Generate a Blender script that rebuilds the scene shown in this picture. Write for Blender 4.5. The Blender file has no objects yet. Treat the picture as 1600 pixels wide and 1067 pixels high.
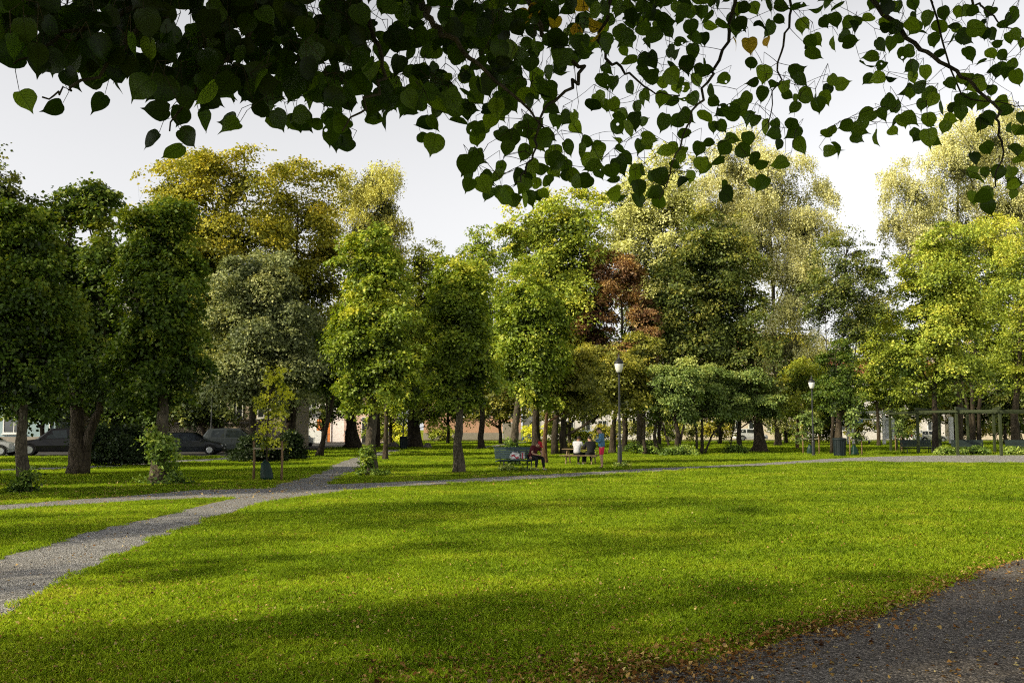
import bpy, bmesh, math, random
import numpy as np
from mathutils import Vector, Matrix

random.seed(7)
RNG = np.random.default_rng(11)
SC = bpy.context.scene
COL = SC.collection
R = math.radians
PI = math.pi

# ------------------------------------------------------------------ camera
FPX = 1556.0            # focal length in photo pixels (35 mm lens)
CAMH = 1.7
PITCH = math.atan((670 - 533.5) / FPX)
CP, SP = math.cos(PITCH), math.sin(PITCH)
cam_d = bpy.data.cameras.new('camera')
cam = bpy.data.objects.new('camera', cam_d)
COL.objects.link(cam)
cam.location = (0, 0, CAMH)
cam.rotation_euler = (R(90) + PITCH, 0, 0)
cam_d.sensor_width = 36
cam_d.lens = FPX * 36 / 1600
cam_d.clip_start = 0.05
cam_d.clip_end = 3000
SC.camera = cam


def ray(px, py):
    x = (px - 800) / FPX
    u = -(py - 533.5) / FPX
    return Vector((x, CP - u * SP, SP + u * CP))


def W(px, py, Y):
    """world point seen at a photo pixel, at distance Y ahead"""
    r = ray(px, py)
    return Vector((0, 0, CAMH)) + r * (Y / r.y)


def G(px, py):
    """point on the ground seen at a photo pixel"""
    r = ray(px, py)
    return Vector((0, 0, CAMH)) + r * (-CAMH / r.z)


def base_at(px, Y):
    p = W(px, 670, Y)
    return Vector((p.x, Y, 0))


# ------------------------------------------------------------------ render / light
SC.render.engine = 'CYCLES'
SC.view_settings.view_transform = 'Standard'
SC.view_settings.look = 'None'
SC.view_settings.exposure = 0
SC.cycles.use_denoising = False
SC.cycles.filter_width = 1.15
SC.cycles.max_bounces = 6
SC.cycles.diffuse_bounces = 1
SC.cycles.glossy_bounces = 2
SC.cycles.transmission_bounces = 4
SC.cycles.transparent_max_bounces = 4
SC.cycles.use_adaptive_sampling = True
SC.cycles.adaptive_threshold = 0.01
SC.cycles.caustics_reflective = False
SC.cycles.caustics_refractive = False

SUN_EL = R(SUN_EL_DEG) if 'SUN_EL_DEG' in globals() else R(30)
SUN_AZ = math.atan2(-0.885, -0.466)          # clockwise from +Y: low sun from the left
sund = Vector((math.sin(SUN_AZ) * math.cos(SUN_EL), math.cos(SUN_AZ) * math.cos(SUN_EL), math.sin(SUN_EL)))
world = bpy.data.worlds.new("World")
SC.world = world
world.use_nodes = True
wn, wl = world.node_tree.nodes, world.node_tree.links
bg = wn['Background']
sky = wn.new('ShaderNodeTexSky')
sky.sky_type = 'NISHITA'
sky.sun_disc = False
sky.sun_elevation = SUN_EL
sky.sun_rotation = SUN_AZ
sky.air_density = 1.0
sky.dust_density = 2.5
sky.ozone_density = 1.0
hs = wn.new('ShaderNodeHueSaturation')
hs.inputs['Saturation'].default_value = 0.08
hs.inputs['Value'].default_value = 2.1
# hazy late-summer sky: bright towards the horizon, deeper overhead
tcw = wn.new('ShaderNodeTexCoord')
sxw = wn.new('ShaderNodeSeparateXYZ')
wl.new(tcw.outputs['Generated'], sxw.inputs[0])
mxw = wn.new('ShaderNodeMath')
mxw.operation = 'MAXIMUM'
mxw.inputs[1].default_value = 0.07
wl.new(sxw.outputs[2], mxw.inputs[0])
cbw = wn.new('ShaderNodeCombineXYZ')
wl.new(sxw.outputs[0], cbw.inputs[0])
wl.new(sxw.outputs[1], cbw.inputs[1])
wl.new(mxw.outputs[0], cbw.inputs[2])
wl.new(cbw.outputs[0], sky.inputs['Vector'])
rpw = wn.new('ShaderNodeValToRGB')
e = rpw.color_ramp.elements
e[0].position, e[0].color = 0.36, (0.99, 0.98, 0.978, 1)
e[1].position, e[1].color = 0.72, (0.12, 0.125, 0.14, 1)
wl.new(sxw.outputs[2], rpw.inputs['Fac'])
muw = wn.new('ShaderNodeMix')
muw.data_type = 'RGBA'
muw.blend_type = 'MULTIPLY'
muw.inputs[0].default_value = 1.0
wl.new(sky.outputs['Color'], hs.inputs['Color'])
wl.new(hs.outputs['Color'], muw.inputs[6])
wl.new(rpw.outputs['Color'], muw.inputs[7])
wl.new(muw.outputs[2], bg.inputs['Color'])
bg.inputs['Strength'].default_value = 0.115
sl = bpy.data.lights.new('sun', 'SUN')
sl.energy = 5.0
sl.angle = R(0.5)
sl.color = (1.0, 0.87, 0.61)
so = bpy.data.objects.new('sun', sl)
COL.objects.link(so)
so.rotation_euler = sund.to_track_quat('Z', 'Y').to_euler()
so.location = sund * 60


FOLIAGE_GAIN = 4.4


# ------------------------------------------------------------------ node helpers
def new_mat(name):
    m = bpy.data.materials.new(name)
    m.use_nodes = True
    nt = m.node_tree
    for n in list(nt.nodes):
        nt.nodes.remove(n)
    out = nt.nodes.new('ShaderNodeOutputMaterial')
    return m, nt, out


def N(nt, t, **kw):
    n = nt.nodes.new(t)
    for k, v in kw.items():
        if k in n.inputs:
            n.inputs[k].default_value = v
        else:
            setattr(n, k, v)
    return n


def ramp(nt, stops, interp='LINEAR'):
    n = nt.nodes.new('ShaderNodeValToRGB')
    e = n.color_ramp.elements
    while len(e) < len(stops):
        e.new(0.5)
    for i, (p, c) in enumerate(stops):
        e[i].position = p
        e[i].color = (c[0], c[1], c[2], 1)
    n.color_ramp.interpolation = interp
    return n


def leaf_mat(name, stops, trans=0.34, tcol=(1.35, 1.3, 0.4), gloss=0.025, rough=0.5, nscale=0.35, namp=0.35, gain=None):
    gain = gain or FOLIAGE_GAIN
    """foliage: per-leaf tint -> colour, diffuse + translucent + a little sheen"""
    m, nt, out = new_mat(name)
    L = nt.links
    at = N(nt, 'ShaderNodeAttribute', attribute_name='tint')
    geo = N(nt, 'ShaderNodeNewGeometry')
    nz = N(nt, 'ShaderNodeTexNoise', Scale=nscale, Detail=2.0)
    L.new(geo.outputs['Position'], nz.inputs['Vector'])
    mm = N(nt, 'ShaderNodeMath', operation='MULTIPLY_ADD')
    L.new(nz.outputs['Fac'], mm.inputs[0])
    mm.inputs[1].default_value = namp * 2
    mm.inputs[2].default_value = -namp
    ad = N(nt, 'ShaderNodeMath', operation='ADD')
    L.new(at.outputs['Fac'], ad.inputs[0])
    L.new(mm.outputs[0], ad.inputs[1])
    rp = ramp(nt, [(a_, tuple(min(0.9, x * gain) for x in c_)) for a_, c_ in [(stops[0][0], tuple(x * 0.32 for x in stops[0][1]))] + list(stops[1:])])  # darkest stop lowered so tint carries light and shade in crowns
    L.new(ad.outputs[0], rp.inputs['Fac'])
    tm = N(nt, 'ShaderNodeMix', data_type='RGBA', blend_type='MULTIPLY')
    tm.inputs[0].default_value = 1.0
    L.new(rp.outputs['Color'], tm.inputs[6])
    tm.inputs[7].default_value = (tcol[0], tcol[1], tcol[2], 1)
    df = N(nt, 'ShaderNodeBsdfDiffuse')
    tr = N(nt, 'ShaderNodeBsdfTranslucent')
    gl = N(nt, 'ShaderNodeBsdfGlossy', Roughness=rough)
    gl.inputs['Color'].default_value = (0.9, 0.95, 0.85, 1)
    L.new(rp.outputs['Color'], df.inputs['Color'])
    L.new(tm.outputs[2], tr.inputs['Color'])
    a = N(nt, 'ShaderNodeMixShader', Fac=trans)
    L.new(df.outputs[0], a.inputs[1])
    L.new(tr.outputs[0], a.inputs[2])
    b = N(nt, 'ShaderNodeMixShader', Fac=gloss)
    L.new(a.outputs[0], b.inputs[1])
    L.new(gl.outputs[0], b.inputs[2])
    L.new(b.outputs[0], out.inputs['Surface'])
    return m


def rough_mat(name, c1, c2, scale=6.0, rough=0.8, bump=0.3, bscale=None, metallic=0.0, detail=4.0, stretch=None, spec=0.3):
    """two-tone noise surface with bump; object coordinates"""
    m, nt, out = new_mat(name)
    L = nt.links
    tc = N(nt, 'ShaderNodeTexCoord')
    mp = N(nt, 'ShaderNodeMapping')
    if stretch:
        mp.inputs['Scale'].default_value = stretch
    L.new(tc.outputs['Object'], mp.inputs['Vector'])
    nz = N(nt, 'ShaderNodeTexNoise', Scale=scale, Detail=detail, Roughness=0.65)
    L.new(mp.outputs[0], nz.inputs['Vector'])
    rp = ramp(nt, [(0.3, c1), (0.7, c2)])
    L.new(nz.outputs['Fac'], rp.inputs['Fac'])
    p = N(nt, 'ShaderNodeBsdfPrincipled', Roughness=rough, Metallic=metallic)
    p.inputs['Specular IOR Level'].default_value = spec
    L.new(rp.outputs['Color'], p.inputs['Base Color'])
    if bump:
        nb = N(nt, 'ShaderNodeTexNoise', Scale=bscale or scale * 3, Detail=3.0)
        L.new(mp.outputs[0], nb.inputs['Vector'])
        bp = N(nt, 'ShaderNodeBump', Strength=bump, Distance=0.02)
        L.new(nb.outputs['Fac'], bp.inputs['Height'])
        L.new(bp.outputs[0], p.inputs['Normal'])
    L.new(p.outputs[0], out.inputs['Surface'])
    return m


def bark_mat(name, c1, c2, scale=5.0, moss=None):
    m, nt, out = new_mat(name)
    L = nt.links
    tc = N(nt, 'ShaderNodeTexCoord')
    mp = N(nt, 'ShaderNodeMapping')
    mp.inputs['Scale'].default_value = (1, 1, 0.3)
    L.new(tc.outputs['Object'], mp.inputs['Vector'])
    vo = N(nt, 'ShaderNodeTexVoronoi', Scale=scale * 2.2, feature='DISTANCE_TO_EDGE')
    nz = N(nt, 'ShaderNodeTexNoise', Scale=scale, Detail=5.0, Roughness=0.7)
    L.new(mp.outputs[0], nz.inputs['Vector'])
    L.new(mp.outputs[0], vo.inputs['Vector'])
    rp = ramp(nt, [(0.32, c1), (0.68, c2)])
    L.new(nz.outputs['Fac'], rp.inputs['Fac'])
    vr = ramp(nt, [(0.0, (0.35, 0.35, 0.35)), (0.12, (1, 1, 1))])
    L.new(vo.outputs['Distance'], vr.inputs['Fac'])
    mu = N(nt, 'ShaderNodeMix', data_type='RGBA', blend_type='MULTIPLY')
    mu.inputs[0].default_value = 0.8
    L.new(rp.outputs['Color'], mu.inputs[6])
    L.new(vr.outputs['Color'], mu.inputs[7])
    p = N(nt, 'ShaderNodeBsdfPrincipled', Roughness=0.9)
    p.inputs['Specular IOR Level'].default_value = 0.15
    L.new(mu.outputs[2], p.inputs['Base Color'])
    ad = N(nt, 'ShaderNodeMath', operation='ADD')
    L.new(vo.outputs['Distance'], ad.inputs[0])
    L.new(nz.outputs['Fac'], ad.inputs[1])
    bp = N(nt, 'ShaderNodeBump', Strength=0.9, Distance=0.05)
    L.new(ad.outputs[0], bp.inputs['Height'])
    L.new(bp.outputs[0], p.inputs['Normal'])
    L.new(p.outputs[0], out.inputs['Surface'])
    return m


def gloss_mat(name, col, rough=0.25, metallic=0.0, coat=0.0, spec=0.5, dirt=0.15):
    m, nt, out = new_mat(name)
    L = nt.links
    tc = N(nt, 'ShaderNodeTexCoord')
    nz = N(nt, 'ShaderNodeTexNoise', Scale=4.0, Detail=3.0)
    L.new(tc.outputs['Object'], nz.inputs['Vector'])
    rp = ramp(nt, [(0.25, tuple(c * (1 - dirt) for c in col)), (0.75, tuple(min(1, c * (1 + dirt)) for c in col))])
    L.new(nz.outputs['Fac'], rp.inputs['Fac'])
    p = N(nt, 'ShaderNodeBsdfPrincipled', Roughness=rough, Metallic=metallic)
    p.inputs['Coat Weight'].default_value = coat
    p.inputs['Specular IOR Level'].default_value = spec
    L.new(rp.outputs['Color'], p.inputs['Base Color'])
    L.new(p.outputs[0], out.inputs['Surface'])
    return m


# ------------------------------------------------------------------ object helpers
def tag(o, label=None, cat=None, group=None, kind=None):
    if label:
        o['label'] = label
    if cat:
        o['category'] = cat
    if group:
        o['group'] = group
    if kind:
        o['kind'] = kind
    return o


def thing(name, label, cat, loc=(0, 0, 0), rz=0.0, group=None):
    o = bpy.data.objects.new(name, None)
    COL.objects.link(o)
    o.location = loc
    o.rotation_euler = (0, 0, rz)
    o.empty_display_size = 0.2
    return tag(o, label, cat, group)


def link_mesh(name, me, mats, parent=None, smooth=False):
    for m in (mats if isinstance(mats, (list, tuple)) else [mats]):
        me.materials.append(m)
    if smooth:
        me.polygons.foreach_set('use_smooth', np.ones(len(me.polygons), dtype=bool))
    o = bpy.data.objects.new(name, me)
    COL.objects.link(o)
    if parent is not None:
        o.parent = parent
    return o


def copy_tree(o, parent=None):
    c = o.copy()
    COL.objects.link(c)
    c.parent = parent
    for ch in list(o.children):
        copy_tree(ch, c)
    return c


class MB:
    """collects simple shapes; build() links them as one mesh object"""

    def __init__(s):
        s.v, s.f, s.m = [], [], []

    def add(s, vs, fs, mi=0):
        k = len(s.v)
        s.v += [tuple(v) for v in vs]
        s.f += [tuple(i + k for i in f) for f in fs]
        s.m += [mi] * len(fs)

    def box(s, c, size, rz=0.0, mi=0, rot=None):
        sx, sy, sz = (d / 2 for d in size)
        M = rot or Matrix.Rotation(rz, 3, 'Z')
        vs = [Vector(c) + M @ Vector((x, y, z)) for z in (-sz, sz) for y in (-sy, sy) for x in (-sx, sx)]
        s.add(vs, [(0, 2, 3, 1), (4, 5, 7, 6), (0, 1, 5, 4), (2, 6, 7, 3), (0, 4, 6, 2), (1, 3, 7, 5)], mi)

    def bar(s, a, b, w, h, mi=0):
        """square bar from a to b"""
        a, b = Vector(a), Vector(b)
        d = (b - a)
        L = d.length
        q = d.to_track_quat('X', 'Z').to_matrix()
        s.box((a + b) / 2, (L, w, h), rot=q, mi=mi)

    def tube(s, pts, radii, n=8, mi=0, caps=True, noise=0.0, rnd=None):
        pts = [Vector(p) for p in pts]
        k = len(pts)
        if not hasattr(radii, '__len__'):
            radii = [radii] * k
        vs, fs = [], []
        up = Vector((0.31, 0.95, 0.07))
        for i, p in enumerate(pts):
            d = (pts[min(i + 1, k - 1)] - pts[max(i - 1, 0)])
            if d.length < 1e-9:
                d = Vector((0, 0, 1))
            d.normalize()
            a = d.cross(up)
            if a.length < 0.05:
                a = d.cross(Vector((1, 0, 0)))
            a.normalize()
            b = d.cross(a)
            for j in range(n):
                t = 2 * PI * j / n
                r = radii[i]
                if noise:
                    r *= 1 + noise * (random.random() * 2 - 1)
                vs.append(p + a * (math.cos(t) * r) + b * (math.sin(t) * r))
        for i in range(k - 1):
            for j in range(n):
                fs.append((i * n + j, i * n + (j + 1) % n, (i + 1) * n + (j + 1) % n, (i + 1) * n + j))
        if caps:
            fs.append(tuple(range(n - 1, -1, -1)))
            fs.append(tuple((k - 1) * n + j for j in range(n)))
        s.add(vs, fs, mi)

    def lathe(s, prof, c=(0, 0, 0), n=16, mi=0):
        """prof: (radius, z) from bottom up"""
        c = Vector(c)
        vs, fs = [], []
        for r, z in prof:
            for j in range(n):
                t = 2 * PI * j / n
                vs.append(c + Vector((r * math.cos(t), r * math.sin(t), z)))
        for i in range(len(prof) - 1):
            for j in range(n):
                fs.append((i * n + j, i * n + (j + 1) % n, (i + 1) * n + (j + 1) % n, (i + 1) * n + j))
        fs.append(tuple(range(n - 1, -1, -1)))
        fs.append(tuple((len(prof) - 1) * n + j for j in range(n)))
        s.add(vs, fs, mi)

    def cylx(s, c, r, w, n=20, mi=0):
        """cylinder whose axis runs along y, with softened rims"""
        c = Vector(c)
        prof = [(r * 0.9, -w / 2), (r, -w / 2 + w * 0.15), (r, w / 2 - w * 0.15), (r * 0.9, w / 2)]
        vs, fs = [], []
        for rr, y in prof:
            for j in range(n):
                t = 2 * PI * j / n
                vs.append(c + Vector((rr * math.cos(t), y, rr * math.sin(t))))
        for i in range(3):
            for j in range(n):
                fs.append((i * n + j, (i + 1) * n + j, (i + 1) * n + (j + 1) % n, i * n + (j + 1) % n))
        fs.append(tuple(range(n)))
        fs.append(tuple(3 * n + j for j in range(n - 1, -1, -1)))
        s.add(vs, fs, mi)

    def build(s, name, mats, parent=None, smooth=False, bevel=0.0):
        me = bpy.data.meshes.new(name)
        me.from_pydata(s.v, [], s.f)
        me.update()
        if any(s.m):
            me.polygons.foreach_set('material_index', s.m)
        o = link_mesh(name, me, mats, parent, smooth)
        if bevel:
            b = o.modifiers.new('bevel', 'BEVEL')
            b.width = bevel
            b.segments = 2
            b.limit_method = 'ANGLE'
        return o


def mesh_np(name, verts, nper, mats, parent=None, tint=None, faces=None, smooth=False, uv=None):
    """fast mesh: verts (k,nper,3); faces = list of local index tuples, all the same length"""
    k = verts.shape[0]
    me = bpy.data.meshes.new(name)
    fl = np.array(faces if faces is not None else [tuple(range(nper))], dtype=np.int64)
    nf, fs = fl.shape
    me.vertices.add(k * nper)
    me.vertices.foreach_set('co', np.ascontiguousarray(verts, dtype=np.float32).ravel())
    idx = (np.arange(k)[:, None, None] * nper + fl[None]).ravel().astype(np.int32)
    me.loops.add(idx.size)
    me.loops.foreach_set('vertex_index', idx)
    me.polygons.add(k * nf)
    me.polygons.foreach_set('loop_start', (np.arange(k * nf) * fs).astype(np.int32))
    me.update(calc_edges=True)
    if tint is not None:
        a = me.attributes.new('tint', 'FLOAT', 'FACE')
        a.data.foreach_set('value', np.repeat(tint, nf).astype(np.float32))
    if uv is not None:
        u = me.uv_layers.new(name='UVMap')
        u.data.foreach_set('uv', np.tile(np.asarray(uv, dtype=np.float32)[fl.ravel()], (k, 1)).ravel())
    return link_mesh(name, me, mats, parent, smooth)


def nrm(a):
    return a / np.maximum(np.linalg.norm(a, axis=-1, keepdims=True), 1e-9)


def leaf_quads(pos, axis, normal, length, width, fold=0.12):
    """diamond leaves, gently folded: (k,4,3)"""
    axis = nrm(axis)
    b = nrm(np.cross(normal, axis))
    n = np.cross(axis, b)
    L = length[:, None]
    w = width[:, None]
    p0 = pos
    p1 = pos + axis * L * 0.42 + b * w * 0.5 + n * w * fold
    p2 = pos + axis * L - n * L * 0.08
    p3 = pos + axis * L * 0.42 - b * w * 0.5 + n * w * fold
    return np.stack([p0, p1, p2, p3], axis=1)
# ------------------------------------------------------------------ foliage materials
M = {}
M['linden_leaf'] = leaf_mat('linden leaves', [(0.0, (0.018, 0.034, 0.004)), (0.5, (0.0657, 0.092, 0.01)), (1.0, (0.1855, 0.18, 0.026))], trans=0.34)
M['linden_shaded'] = leaf_mat('shaded linden leaves', [(0.0, (0.0072, 0.0158, 0.0022)), (0.5, (0.023, 0.0403, 0.0043)), (1.0, (0.0684, 0.0792, 0.0086))], trans=0.32)  # shade of the left-hand lindens put into a darker leaf colour
M['dark_leaf'] = leaf_mat('dark leaves', [(0.0, (0.0113, 0.0231, 0.0039)), (0.6, (0.0284, 0.0462, 0.0064)), (1.0, (0.0709, 0.077, 0.0098))], trans=0.3)
M['maple_gold'] = leaf_mat('golden maple leaves', [(0.0, (0.0262, 0.0342, 0.0056)), (0.45, (0.0785, 0.0821, 0.0104)), (1.0, (0.187, 0.1559, 0.016))], trans=0.34, tcol=(1.15, 1.1, 0.4))
M['maple_green'] = leaf_mat('yellow green maple leaves', [(0.0, (0.0376, 0.0648, 0.0099)), (0.5, (0.0958, 0.1188, 0.0149)), (1.0, (0.1847, 0.1728, 0.0248))], trans=0.34, tcol=(1.2, 1.15, 0.4))
M['birch_gold'] = leaf_mat('golden birch leaves', [(0.0, (0.0757, 0.0869, 0.0315)), (0.5, (0.1816, 0.1778, 0.0692)), (1.0, (0.333, 0.3061, 0.1384))], trans=0.34, tcol=(1.15, 1.05, 0.55))
M['birch_brown'] = leaf_mat('browning birch leaves', [(0.0, (0.051, 0.0617, 0.0165)), (0.5, (0.136, 0.133, 0.0308)), (1.0, (0.2805, 0.2375, 0.055))], trans=0.34, tcol=(1.15, 1.0, 0.45))
M['pale_leaf'] = leaf_mat('pale silvery leaves', [(0.0, (0.0595, 0.0765, 0.0255)), (0.5, (0.1615, 0.1615, 0.051)), (1.0, (0.306, 0.272, 0.102))], trans=0.34, tcol=(1.1, 1.1, 0.6))
M['grey_leaf'] = leaf_mat('grey green leaves', [(0.0, (0.025, 0.0356, 0.0156)), (0.5, (0.0642, 0.0749, 0.0321)), (1.0, (0.1355, 0.1355, 0.0535))], trans=0.3, tcol=(1.1, 1.1, 0.6))
M['copper_leaf'] = leaf_mat('copper leaves', [(0.0, (0.0255, 0.0133, 0.008)), (0.4, (0.0564, 0.03, 0.015)), (0.7, (0.0922, 0.0584, 0.02)), (1.0, (0.1639, 0.1169, 0.035))], trans=0.34, tcol=(1.25, 0.85, 0.5))
M['olive_leaf'] = leaf_mat('olive leaves', [(0.0, (0.03, 0.04, 0.008)), (0.5, (0.075, 0.08, 0.015)), (1.0, (0.16, 0.14, 0.025))], trans=0.34)
M['green_leaf'] = leaf_mat('deep green leaves', [(0.0, (0.0112, 0.0205, 0.0043)), (0.5, (0.0341, 0.0455, 0.0095)), (1.0, (0.0994, 0.0939, 0.0189))], trans=0.3)
M['shrub_leaf'] = leaf_mat('shrub leaves', [(0.0, (0.0216, 0.0396, 0.0101)), (0.5, (0.0576, 0.0828, 0.0216)), (1.0, (0.144, 0.1512, 0.0432))], trans=0.3)
M['ivy_leaf'] = leaf_mat('ivy leaves', [(0.0, (0.016, 0.035, 0.008)), (0.5, (0.05, 0.08, 0.014)), (1.0, (0.12, 0.14, 0.03))], trans=0.3)
M['deep_shade_leaf'] = leaf_mat('deep shade leaves', [(0.0, (0.0028, 0.0063, 0.0021)), (0.6, (0.0063, 0.0119, 0.0035)), (1.0, (0.014, 0.021, 0.0056))], trans=0.3)  # deep shade of the left bushes put into the leaf colour
M['sapling_leaf'] = leaf_mat('sapling leaves', [(0.0, (0.084, 0.1155, 0.0126)), (0.5, (0.1995, 0.2205, 0.021)), (1.0, (0.357, 0.294, 0.0315))], trans=0.4)
M['bark'] = bark_mat('bark', (0.03, 0.023, 0.015), (0.115, 0.092, 0.062), 4.5)
M['bark_linden'] = bark_mat('linden bark', (0.035, 0.029, 0.02), (0.17, 0.145, 0.105), 5.5)
M['bark_dark'] = bark_mat('dark bark', (0.02, 0.016, 0.011), (0.075, 0.06, 0.042), 4.0)
M['bark_red'] = bark_mat('reddish bark', (0.06, 0.035, 0.02), (0.19, 0.11, 0.06), 5.0)


# ------------------------------------------------------------------ trees
def lump_fn(rng, k=7, fr=3.2):
    kv = rng.normal(size=(k, 3)) * fr
    ph = rng.uniform(0, 2 * PI, k)
    return lambda d: np.sin(d @ kv.T + ph).sum(-1) / math.sqrt(k)


def grow_leaves(rng, lobes, n, leaf, style, base, core=False):
    """lobes: (centre xyz, radii xyz). Returns leaf quads, tints and spray centres (local)."""
    wgt = np.array([r[0] * r[2] for c, r in lobes])
    if core:
        wgt[-1] *= 1.7
    wgt = wgt / wgt.sum()
    per = 46 if style != 'birch' else 40
    ncl = max(12, n // per)
    cs, outs, szs, tzs = [], [], [], []
    hole = lump_fn(rng, 6, 1.3)
    for li, ((c, r), w) in enumerate(zip(lobes, wgt)):
        isc = core and li == len(lobes) - 1
        k = int(ncl * w * 1.25) + 2
        # boughs: many small leafy masses bulging from the lobe, leafy above and hollow below
        nb = 60 if isc else 14
        bd = nrm(rng.normal(size=(nb, 3)) + np.array([0, 0, 0.1]))
        bc = bd * ((0.66 + 0.33 * rng.random((nb, 1))) if isc else (0.50 + 0.46 * rng.random((nb, 1))))
        br = (0.09 + 0.10 * rng.random(nb)) if isc else (0.22 + 0.17 * rng.random(nb))
        btint = rng.normal(0, 0.10, nb)
        pr = br ** 2 / (br ** 2).sum()
        bi = rng.choice(nb, k, p=pr)
        d = nrm(rng.normal(size=(k, 3)) + np.array([0, 0, 0.85]) + 0.55 * bd[bi])
        rad = np.minimum(np.sqrt(rng.random(k)) * 0.7 + 0.38, 1.05)
        u_ = rng.random(k)
        sprig = u_ < 0.10                               # shoots sticking out of the bough
        rad = np.where(sprig, rng.uniform(1.1, 1.55, k), rad)
        loc = bc[bi] + d * (br[bi] * rad)[:, None] * np.array([1, 1, 0.75])
        inner = u_ > 0.76                               # leaves deep inside the crown, tinted dark as if shaded
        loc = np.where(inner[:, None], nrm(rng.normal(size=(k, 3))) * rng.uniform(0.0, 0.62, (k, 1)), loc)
        tz = np.where(inner, -0.40, 0.15 * d[:, 2] + btint[bi])  # painted light: dark inside the crown, lighter on bough tops
        p = np.array(c) + loc * np.array(r)
        keep = (hole(p / max(leaf * 5, 0.6)) > -0.95) & (p[:, 2] > 0.9 if style not in ('shrub',) else p[:, 2] > 0.02)
        p, d = p[keep], d[keep]
        cs.append(p)
        tzs.append(tz[keep])
        outs.append(nrm(0.6 * d + 0.6 * nrm(loc[keep])))
        szs.append(np.where(sprig, 0.55, 1.0)[keep] * min(r) * 0.15)
    c = np.concatenate(cs)
    o = np.concatenate(outs)
    s = np.clip(np.concatenate(szs), leaf * 1.2, leaf * 3.2) * rng.uniform(0.75, 1.35, len(c))
    K = len(c)
    ctint = rng.normal(0, 0.13, K) + np.concatenate(tzs)
    up = np.array([0, 0, 1.0])
    idx = np.repeat(np.arange(K), per)
    m = len(idx)
    if style == 'birch':
        nstr = 5                                    # hanging strands per spray
        st = rng.integers(0, nstr, m)
        soff = rng.normal(size=(K, nstr, 3)) * 0.30 * np.array([1, 1, 0.5])
        slen = rng.uniform(0.5, 1.9, (K, nstr))
        u = rng.random(m)
        pos = c[idx] + soff[idx, st] + np.stack([np.zeros(m), np.zeros(m), -u * slen[idx, st]], 1) + rng.normal(size=(m, 3)) * 0.07
        pos += o[idx] * np.array([1, 1, 0]) * (0.25 * (1 - (1 - u) ** 2))[:, None]
        normal = nrm(rng.normal(size=(m, 3)) * np.array([1, 1, 0.6]) + 0.25 * o[idx])
        axis = nrm(rng.normal(size=(m, 3)) * 0.6 + np.array([0, 0, -1.0]))
    else:
        sn = nrm(o * 0.55 + up * 0.75 + rng.normal(size=(K, 3)) * 0.25)
        t1 = nrm(np.cross(sn, rng.normal(size=(K, 3))))
        t2 = np.cross(sn, t1)
        g = rng.normal(size=(m, 3))
        g[:, 2] = g[:, 2] * 0.34 - 0.16 * (g[:, 0] ** 2 + g[:, 1] ** 2) * 0.5
        pos = c[idx] + (t1[idx] * g[:, 0:1] + t2[idx] * g[:, 1:2] + sn[idx] * g[:, 2:3]) * s[idx][:, None]
        normal = nrm(sn[idx] * 0.8 + rng.normal(size=(m, 3)) * 0.5)
        axis = nrm((t1[idx] * g[:, 0:1] + t2[idx] * g[:, 1:2]) + rng.normal(size=(m, 3)) * 0.7 - up * 0.45)
    L = leaf * rng.uniform(0.6, 1.3, m) * rng.uniform(0.8, 1.25, K)[idx]
    q = leaf_quads(pos, axis, normal, L, L * rng.uniform(0.66, 0.95, m))
    zmin = q[:, :, 2].min(1)
    ok = zmin > (0.03 if style == 'shrub' else 0.6)
    lo, hi = c[:, 2].min(), c[:, 2].max()
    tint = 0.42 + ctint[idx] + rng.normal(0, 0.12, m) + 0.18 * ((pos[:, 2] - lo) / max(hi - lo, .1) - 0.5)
    return q[ok], np.clip(tint[ok], 0, 1), c, o


def bez(a, b, c, n):
    return [a * (1 - t) ** 2 + b * 2 * t * (1 - t) + c * t * t for t in [i / n for i in range(n + 1)]]


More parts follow.
